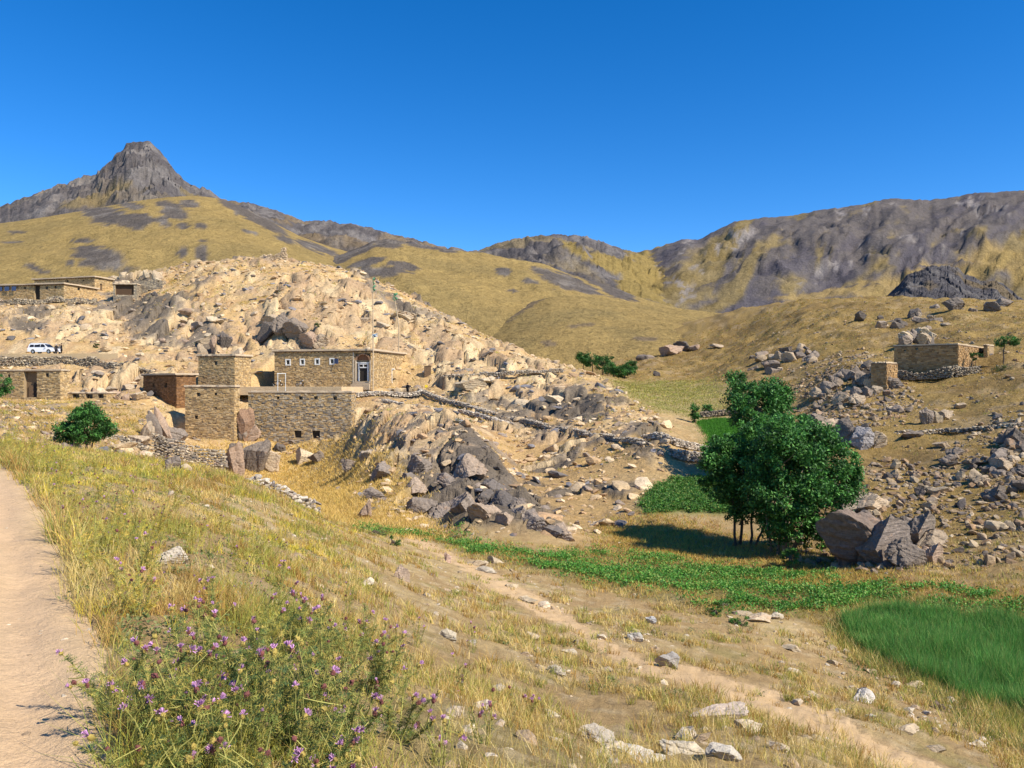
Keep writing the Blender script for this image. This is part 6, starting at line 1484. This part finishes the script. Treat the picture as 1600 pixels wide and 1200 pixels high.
# ================================================================ SMALL THINGS OF THE VILLAGE
M_CARW = mat_flat('white car paint', (0.78, 0.79, 0.80), 0.3, 0.5, amt=0.03)
M_TYRE = mat_flat('black rubber', (0.02, 0.02, 0.02), 0.85, 0.2)
M_RIM = mat_flat('alloy rim', (0.45, 0.45, 0.46), 0.35, 0.5, 0.6)
M_LAMP = mat_flat('lamp glass', (0.75, 0.75, 0.72), 0.2, 0.5)
M_REDL = mat_flat('red tail lamp', (0.35, 0.02, 0.02), 0.3, 0.5)
def car(loc, rz, label):
    root = empty('car', tuple(loc), rz, label=label, category='car')
    # side outline of the lower body with wheel arches; x forward
    L2, Wd = 2.45, 0.93
    def arch(cx, n=9): return [(cx + 0.43 * math.cos(math.pi * k / (n - 1)), 0.36 + 0.43 * math.sin(math.pi * k / (n - 1))) for k in range(n)]
    low = [(-L2, 0.42), (-L2 - 0.03, 0.75), (-L2 + 0.02, 1.08), (-1.2, 1.12), (0.9, 1.10), (1.55, 1.05), (2.25, 0.92), (L2, 0.72), (L2, 0.45), (2.0, 0.34)]
    bot = arch(1.48) + [(0.9, 0.32), (-0.9, 0.32)] + arch(-1.45) + [(-2.1, 0.36)]
    out = low + [p for p in bot]
    mb = MB()
    pl = np.array([(x, -Wd, z) for x, z in out]); n = len(pl)
    # strips: top outline to bottom outline, so the arches stay open
    xs_ = np.unique(np.round(np.concatenate([[p[0] for p in out], np.linspace(-L2, L2, 40)]), 4)); xs_ = xs_[(xs_ >= -L2) & (xs_ <= L2)]
    zt = np.interp(xs_, [p[0] for p in low[2:8]], [p[1] for p in low[2:8]])
    bb = sorted([(-L2, 0.42)] + bot + [(2.0, 0.34), (L2, 0.45)]); zb = np.interp(xs_, [p[0] for p in bb], [p[1] for p in bb])
    k = len(xs_); Wt = Wd - 0.05
    V = np.concatenate([np.stack([xs_, np.full(k, -Wd), zb], -1), np.stack([xs_, np.full(k, -Wd), (zb + zt) / 2], -1), np.stack([xs_, np.full(k, -Wt), zt], -1), np.stack([xs_, np.full(k, Wt), zt], -1), np.stack([xs_, np.full(k, Wd), (zb + zt) / 2], -1), np.stack([xs_, np.full(k, Wd), zb], -1)])
    Q = []
    for a in range(6):
        b = (a + 1) % 6
        for i in range(k - 1): Q.append([a * k + i, a * k + i + 1, b * k + i + 1, b * k + i])
    Q += [[0, k, 2 * k, 3 * k], [0, 3 * k, 4 * k, 5 * k], [k - 1, 4 * k - 1, 3 * k - 1, 2 * k - 1], [k - 1, 6 * k - 1, 5 * k - 1, 4 * k - 1]]
    mb.add(V, Q=np.array(Q)[:, ::-1])
    # cabin
    cb = [(-2.38, 1.08, .88), (-2.2, 1.72, .74), (-1.9, 1.82, .72), (0.05, 1.83, .72), (0.5, 1.72, .73), (1.28, 1.09, .86)]
    V = np.array([(x, s * w, z) for s in (-1, 1) for x, z, w in cb]); m = len(cb)
    mb.add(V, Q=[[i, i + 1, m + i + 1, m + i] for i in range(m - 1)], T=[[0, 2, 1], [0, 3, 2], [0, 4, 3], [0, 5, 4], [m, m + 1, m + 2], [m, m + 2, m + 3], [m, m + 3, m + 4], [m, m + 4, m + 5]])
    mb.build('body', M_CARW, root)
    for s in (-1, 1):
        for (x0, x1, xt0, xt1) in [(-2.12, -1.30, -2.02, -1.30), (-1.20, -0.15, -1.20, -0.15), (-0.05, 1.02, -0.05, 0.42)]:
            w0, w1 = 0.885 * s, 0.752 * s
            mb = MB(); mb.add([(x0, w0, 1.16), (x1, w0, 1.16), (xt1, w1, 1.66), (xt0, w1, 1.66), (x0, w0 - .03 * s, 1.16), (x1, w0 - .03 * s, 1.16), (xt1, w1 - .03 * s, 1.66), (xt0, w1 - .03 * s, 1.66)], Q=MB.BQ); mb.build('window', M_GLASSD, root)
        mb = MB(); mb.box(2.28, 2.42, s * 0.78 - 0.12, s * 0.78 + 0.12, 0.72, 0.86); mb.build('headlight', M_LAMP, root)
        mb = MB(); mb.box(-2.47, -2.40, s * 0.80 - 0.08, s * 0.80 + 0.08, 0.85, 1.25); mb.build('tail_light', M_REDL, root)
        mb = MB(); mb.box(0.92, 1.06, s * 0.92 - 0.02, s * 0.92 + 0.2 * s, 1.10, 1.24); mb.build('mirror', M_CARW, root)
        for x in (-1.45, 1.48):
            th = np.linspace(0, 2 * np.pi, 17)[:-1]
            prof = [(0.20, 0.0), (0.34, 0.0), (0.37, 0.04), (0.37, 0.20), (0.34, 0.24), (0.20, 0.24)]
            V = np.array([(x + r_ * math.cos(t), s * (0.94 - y_), 0.37 + r_ * math.sin(t)) for r_, y_ in prof for t in th]); Q = [[a * 16 + i, a * 16 + (i + 1) % 16, (a + 1) * 16 + (i + 1) % 16, (a + 1) * 16 + i] for a in range(5) for i in range(16)]
            mb = MB(); mb.add(V, Q=Q); w = mb.build('wheel', M_TYRE, root)
            mb = MB(); mb.prism([(x + 0.21 * math.cos(t), s * 0.925, 0.37 + 0.21 * math.sin(t)) for t in th], (0, -0.1 * s, 0)); mb.build('rim', M_RIM, w)
    mb = MB(); mb.add([(0.56, -.70, 1.67), (0.56, .70, 1.67), (1.25, .80, 1.13), (1.25, -.80, 1.13), (0.59, -.70, 1.70), (0.59, .70, 1.70), (1.28, .80, 1.155), (1.28, -.80, 1.155)], Q=MB.BQ); mb.build('windscreen', M_GLASSD, root)
    mb = MB(); mb.box(-2.1, 0.1, -.66, -.62, 1.84, 1.89); mb.box(-2.1, 0.1, .62, .66, 1.84, 1.89); mb.build('roof_rail', M_RIM, root)
    mb = MB(); mb.box(2.40, 2.50, -.86, .86, 0.40, 0.56); mb.build('bumper', M_CARW, root)
    return root
def on_ground(u, v, d):
    p = P(u, v, d); return np.array([p[0], p[1], float(gz(p[0], p[1]))])
# a levelled parking ledge carries the car and the two people
cp = P(69, 553.0, 138.0)
mb = MB(); r_ = random.Random(5)
for i in range(10):
    for j in range(4): mb.box(cp[0] - 14 + i * 2.8, cp[0] - 14 + (i + 1) * 2.8 - 0.004, cp[1] - 2.2 + j * 1.4, cp[1] - 2.2 + (j + 1) * 1.4 - 0.004, cp[2] - 2.2, cp[2] - 0.02 + r_.uniform(-0.02, 0.02), c=np.array([0.56, 0.40, 0.22]) * r_.uniform(0.95, 1.05))
mb.build('road_ledge', M_ROAD, kind='structure')
car((cp[0], cp[1], cp[2]), R(-6), 'white off-road car parked on the track above the left stone house')

M_SKIN = mat_flat('skin', (0.35, 0.20, 0.13), 0.6, 0.3)
M_CLOTH = {'dark': mat_flat('dark cloth', (0.022, 0.022, 0.026), 0.9, 0.1), 'grey': mat_flat('grey cloth', (0.11, 0.11, 0.115), 0.9, 0.1), 'white': mat_flat('pale cloth', (0.45, 0.43, 0.40), 0.9, 0.1), 'black': mat_flat('black cloth', (0.012, 0.012, 0.014), 0.9, 0.1)}
def loft(rings, n=14):
    """rings: (cx, cy, z, rx, ry)"""
    V = []; Q = []; th = np.linspace(0, 2 * np.pi, n + 1)[:-1]
    for cx, cy, z, rx, ry in rings: V += [(cx + rx * math.cos(t), cy + ry * math.sin(t), z) for t in th]
    k = len(rings)
    Q = [[a * n + i, a * n + (i + 1) % n, (a + 1) * n + (i + 1) % n, (a + 1) * n + i] for a in range(k - 1) for i in range(n)]
    V += [(rings[0][0], rings[0][1], rings[0][2]), (rings[-1][0], rings[-1][1], rings[-1][2])]
    T = [[k * n, (i + 1) % n, i] for i in range(n)] + [[k * n + 1, (k - 1) * n + i, (k - 1) * n + (i + 1) % n] for i in range(n)]
    return np.array(V), np.array(T), np.array(Q)
def person(loc, rz, h, label, top='dark', legs='dark', hat='white', arm=0.15):
    root = empty('person', tuple(loc), rz, label=label, category='person', group='people in the village')
    s = h / 1.75
    J = {'pel': (0, 0, .95), 'spi': (0, .01, 1.2), 'che': (0, 0, 1.38), 'nek': (0, .01, 1.50), 'hd': (0, 0, 1.62), 'top': (0, .01, 1.72)}
    names = list(J); V = [J[k] for k in names]; E = [(i, i + 1) for i in range(5)]; Rd = [.13, .12, .14, .055, .085, .06]
    for q in (-1, 1):
        b = len(V); V += [(q * .17, 0, 1.40), (q * (.22 + arm * .4), -.02, 1.13), (q * (.22 + arm * .6), -.09, .90), (q * (.22 + arm * .65), -.11, .80)]; Rd += [.06, .045, .032, .035]; E += [(2, b), (b, b + 1), (b + 1, b + 2), (b + 2, b + 3)]
        for f in range(5):
            c = len(V); V += [(q * (.20 + arm * .65 + .012 * f), -.12 - (.02 if f == 0 else 0), .76), (q * (.20 + arm * .65 + .014 * f), -.12 - (.03 if f == 0 else 0), .72 + .006 * abs(f - 2))]; Rd += [.010, .008]; E += [(b + 3, c), (c, c + 1)]
        b = len(V); V += [(q * .09, 0, .90), (q * .10, -.01, .50), (q * .11, .01, .09), (q * .12, -.14, .03)]; Rd += [.09, .06, .045, .035]; E += [(0, b), (b, b + 1), (b + 1, b + 2), (b + 2, b + 3)]
    V += [(0, -.085, 1.60), (-.08, .0, 1.61), (.08, .0, 1.61)]; Rd += [.018, .015, .015]; n = len(V); E += [(4, n - 3), (4, n - 2), (4, n - 1)]
    me = bpy.data.meshes.new('body'); me.from_pydata([tuple(np.array(v) * s) for v in V], E, []); me.materials.append(M_SKIN)
    o = link('body', me, root)
    sk = o.modifiers.new('skin', 'SKIN'); sv = me.skin_vertices[0].data if len(me.skin_vertices) else None
    if sv is None:
        me.attributes
    else:
        for i, r_ in enumerate(Rd): sv[i].radius = (r_ * s, r_ * s)
        sv[0].use_root = True
    ss = o.modifiers.new('sub', 'SUBSURF'); ss.levels = 1; ss.render_levels = 1
    mb = MB(); V_, T_, Q_ = loft([(0, 0, .48, .24, .19), (0, 0, .70, .22, .17), (0, 0, .98, .19, .14), (0, 0, 1.2, .185, .135), (0, 0, 1.36, .215, .135), (0, 0, 1.45, .17, .11), (0, .01, 1.50, .075, .075)]); mb.add(V_ * s, T=T_, Q=Q_)
    for q in (-1, 1): mb.tube(np.array([(q * .17, 0, 1.40), (q * (.215 + arm * .4), -.02, 1.13), (q * (.22 + arm * .6), -.09, .90)]) * s, np.array([.085, .068, .055]) * s, 8)
    mb.build('tunic', M_CLOTH[top], root, smooth=True)
    mb = MB()
    for q in (-1, 1): mb.tube(np.array([(q * .09, 0, .95), (q * .10, -.01, .50), (q * .11, .01, .10)]) * s, np.array([.12, .10, .075]) * s, 8)
    mb.build('trousers', M_CLOTH[legs], root, smooth=True)
    mb = MB(); V_, T_, Q_ = loft([(0, .01, 1.64, .10, .11), (0, .01, 1.69, .125, .13), (0, .01, 1.745, .115, .12), (0, .01, 1.79, .06, .06)]); mb.add(V_ * s, T=T_, Q=Q_); mb.build('turban', M_CLOTH[hat], root, smooth=True)
    return root
person((cp[0] + (92.5 - 69) / F * 138, cp[1] - 0.9, cp[2]), R(20), 1.66, 'person in dark clothes standing close to the front of the white car', 'dark', 'grey', 'white')
person((cp[0] + (99 - 69) / F * 138, cp[1] - 0.6, cp[2]), R(-60), 1.80, 'person in black clothes farther from the white car', 'black', 'black', 'black')
person((cp[0] + (86 - 69) / F * 138, cp[1] + 1.4, cp[2]), R(80), 1.70, 'person half hidden behind the bonnet of the white car', 'grey', 'dark', 'dark')

# terrace floor in front of the long house
tz = P(580, 604, 127)[2]
t_ = R(12)
def terr(a, o):
    """spot on the terrace: a metres left of the house corner, o metres in front of the wall"""
    c = P(580, 604, 127); return np.array([c[0] - math.cos(t_) * a - math.sin(t_) * o, c[1] + math.sin(t_) * a - math.cos(t_) * o, tz])
mb = MB(); A = [terr(19.5, 0.05), terr(0.6, 0.05), terr(2.2, 6.5), terr(22, 8.5)]
for k in range(8):
    q = [A[0] + (A[1] - A[0]) * k / 8, A[0] + (A[1] - A[0]) * (k + .998) / 8, A[3] + (A[2] - A[3]) * (k + .998) / 8, A[3] + (A[2] - A[3]) * k / 8]
    mb.prism([(p[0], p[1], tz - 0.02 + random.uniform(-.015, .015)) for p in q], (0, 0, -1.3), c=np.array([0.56, 0.41, 0.24]) * random.uniform(.95, 1.05))
mb.build('terrace', M_MUD, kind='structure')
pp = P(637, 606, 129.5)
person((pp[0], pp[1], float(gz(pp[0], pp[1])) + 0.02), R(170), 1.75, 'person in black clothes standing at the right end of the long house', 'black', 'black', 'dark', arm=0.1)

M_BIKE = mat_flat('black motorcycle paint', (0.018, 0.016, 0.016), 0.4, 0.5)
def motorcycle(loc, rz, label):
    root = empty('motorcycle', tuple(loc), rz, label=label, category='motorcycle', group='motorcycles on the terrace')
    th = np.linspace(0, 2 * np.pi, 15)[:-1]
    for x in (-.66, .66):
        V = [(x + (.25 + .055 * math.cos(p)) * math.cos(t), .055 * math.sin(p), .31 + (.25 + .055 * math.cos(p)) * math.sin(t)) for t in th for p in np.linspace(0, 2 * np.pi, 7)[:-1]]
        mb = MB(); mb.add(V, Q=[[i * 6 + j, i * 6 + (j + 1) % 6, ((i + 1) % 14) * 6 + (j + 1) % 6, ((i + 1) % 14) * 6 + j] for i in range(14) for j in range(6)]); w = mb.build('wheel', M_TYRE, root)
        mb = MB()
        for k in range(6): mb.tube([(x, 0, .31), (x + .24 * math.cos(k * 1.047), 0, .31 + .24 * math.sin(k * 1.047))], .008, 4)
        mb.tube([(x, -.06, .31), (x, .06, .31)], .04, 8); mb.build('spokes', M_RIM, w)
    mb = MB(); mb.tube([(-.66, .07, .31), (-.2, .07, .42), (.1, .07, .75), (.42, .02, .92)], .025, 6); mb.tube([(-.66, -.07, .31), (-.2, -.07, .42), (.1, -.07, .75), (.42, -.02, .92)], .025, 6)
    for q in (-.07, .07): mb.tube([(.66, q, .31), (.44, q, .98)], .022, 6)
    mb.build('frame', M_BIKE, root)
    V, T = ICO[1]; mb = MB(); mb.add(V * np.array([.27, .14, .13]) + np.array([.13, 0, .85]), T=T); mb.build('tank', M_BIKE, root, smooth=True)
    mb = MB(); mb.box(-.72, -.06, -.12, .12, .78, .88, jit=.015); mb.build('seat', M_TYRE, root)
    mb = MB(); mb.box(-.12, .20, -.14, .14, .36, .66, jit=.03); mb.tube([(.1, .12, .4), (-.2, .16, .3), (-.7, .17, .38)], .04, 6); mb.build('engine', M_RIM, root)
    mb = MB(); mb.tube([(.36, -.36, 1.06), (.45, -.1, 1.0), (.45, .1, 1.0), (.36, .36, 1.06)], .018, 6); mb.build('handlebar', M_RIM, root)
    mb = MB(); mb.prism([(.56, .09 * math.cos(t), .93 + .09 * math.sin(t)) for t in th], (-.1, 0, 0)); mb.build('headlight', M_LAMP, root)
    return root
b = terr(16.0, 0.9); motorcycle(b, R(-12 + 8), 'black motorcycle with rear rack parked left under the first white window')
b = terr(12.0, 0.8); motorcycle(b, R(-12 + 68), 'black motorcycle parked nearly end-on against the long house wall')
# welded pipe frame at the terrace corner
mb = MB()
fa, fb = P(434, 607, 118), P(446, 607, 118.6)
root = empty('pipe_frame', tuple(fa), 0, label='white metal pipe frame standing at the left corner of the terrace', category='frame')
for p in (fa, fb):
    m = MB(); m.tube([p - fa + np.array([0, 0, -0.6]), p - fa + np.array([0, 0, 2.25])], 0.05, 6); m.build('post', M_WHITE, root)
m = MB(); m.tube([np.array([-.1, 0, 2.25]), fb - fa + np.array([.1, 0, 2.25])], 0.055, 6); m.build('crossbar', M_WHITE, root)
# flag poles
M_POLE = mat_flat('bare timber pole', (0.50, 0.38, 0.24), 0.8, 0.2)
M_GREENF = mat_flat('faded green cloth', (0.10, 0.26, 0.14), 0.9, 0.1, amt=0.35)
M_BLUEW = mat_flat('blue and white cloth', (0.20, 0.34, 0.48), 0.9, 0.1, amt=0.5, scale=3)
def flag_pole(u, v0, v1, d, lean, cloths, label, name='flag_pole'):
    b = P(u, v0, d); top = P(u + lean, v1, d)
    root = empty(name, tuple(b), 0, label=label, category='flag pole', group='flag poles at the long house')
    m = MB(); H = top[2] - b[2]; m.tube([(0, 0, -0.4), (0.02, 0, H * .5), (top[0] - b[0], 0, H)], [.12, .10, .07], 6); m.build('pole', M_POLE, root)
    for (va, vb, w, mat) in cloths:
        za, zb = (v0 - va) / F * d, (v0 - vb) / F * d; x0 = (top[0] - b[0]) * (za / H)
        n = 9; V = []
        for i in range(n):
            z = za + (zb - za) * i / (n - 1)
            for j in range(5): V.append((x0 + 0.04 + w * (j / 4.0) * (0.6 + .4 * math.sin(i * 1.3)) - 0.15 * w, 0.16 * math.sin(j * 1.9 + i * .9), z + .10 * math.sin(j * 2.1)))
        V = np.array(V); V2 = np.concatenate([V, V + np.array([0, .02, 0])]); N = len(V)
        q = [[i * 5 + j, i * 5 + j + 1, (i + 1) * 5 + j + 1, (i + 1) * 5 + j] for i in range(n - 1) for j in range(4)]
        m = MB(); m.add(V2, Q=np.concatenate([np.array(q), np.array(q)[:, ::-1] + N])); m.build('flag', mat, root)
    return root
flag_pole(583, 605, 433, 126.0, -0.5, [(434, 446, .35, M_GREENF), (446, 456, .55, M_GREENF), (522, 527, .95, M_BLUEW)], 'tall flag pole with green cloth and a blue and white cloth at the doorway')
flag_pole(623, 556, 462, 140.0, -7, [(458, 470, .8, M_GREENF)], 'thinner leaning flag pole with green cloth on the long house roof')
# household things right of the long house
p = on_ground(666, 608, 133); M_YEL = mat_flat('yellow plastic', (0.70, 0.52, 0.02), 0.5, 0.4)
root = empty('jerrycan', tuple(p + np.array([0, 0, 0.0])), R(15), label='yellow plastic jerrycan on the ground right of the long house', category='jerrycan')
m = MB(); m.prism([(-.24, -.14, .0), (.24, -.14, .0), (.25, -.14, .38), (.12, -.14, .48), (-.22, -.14, .48), (-.25, -.14, .38)], (0, .28, 0)); m.build('can', M_YEL, root)
m = MB(); m.tube([(-.16, 0, .48), (-.16, 0, .56), (.04, 0, .56), (.06, 0, .48)], .025, 6); m.build('handle', M_YEL, root); m = MB(); m.tube([(.17, 0, .42), (.20, 0, .54)], .05, 8); m.build('cap', M_TYRE, root)
p = on_ground(668, 606, 136)
root = empty('storage_bin', tuple(p), R(10), label='dark wooden bin standing behind the yellow jerrycan', category='bin')
m = MB()
for k in range(7): m.box(-.55 + k * .16, -.55 + k * .16 + .15, -.4, -.36, -.3, 1.5, jit=.008)
m.build('front_board', M_WOOD, root); m = MB(); m.box(-.55, .57, -.355, .4, -.3, 1.45); m.build('box', M_DARKW, root)
m = MB(); m.box(-.62, .64, -.46, .46, 1.505, 1.57, jit=.01); m.build('lid', M_WOOD, root)
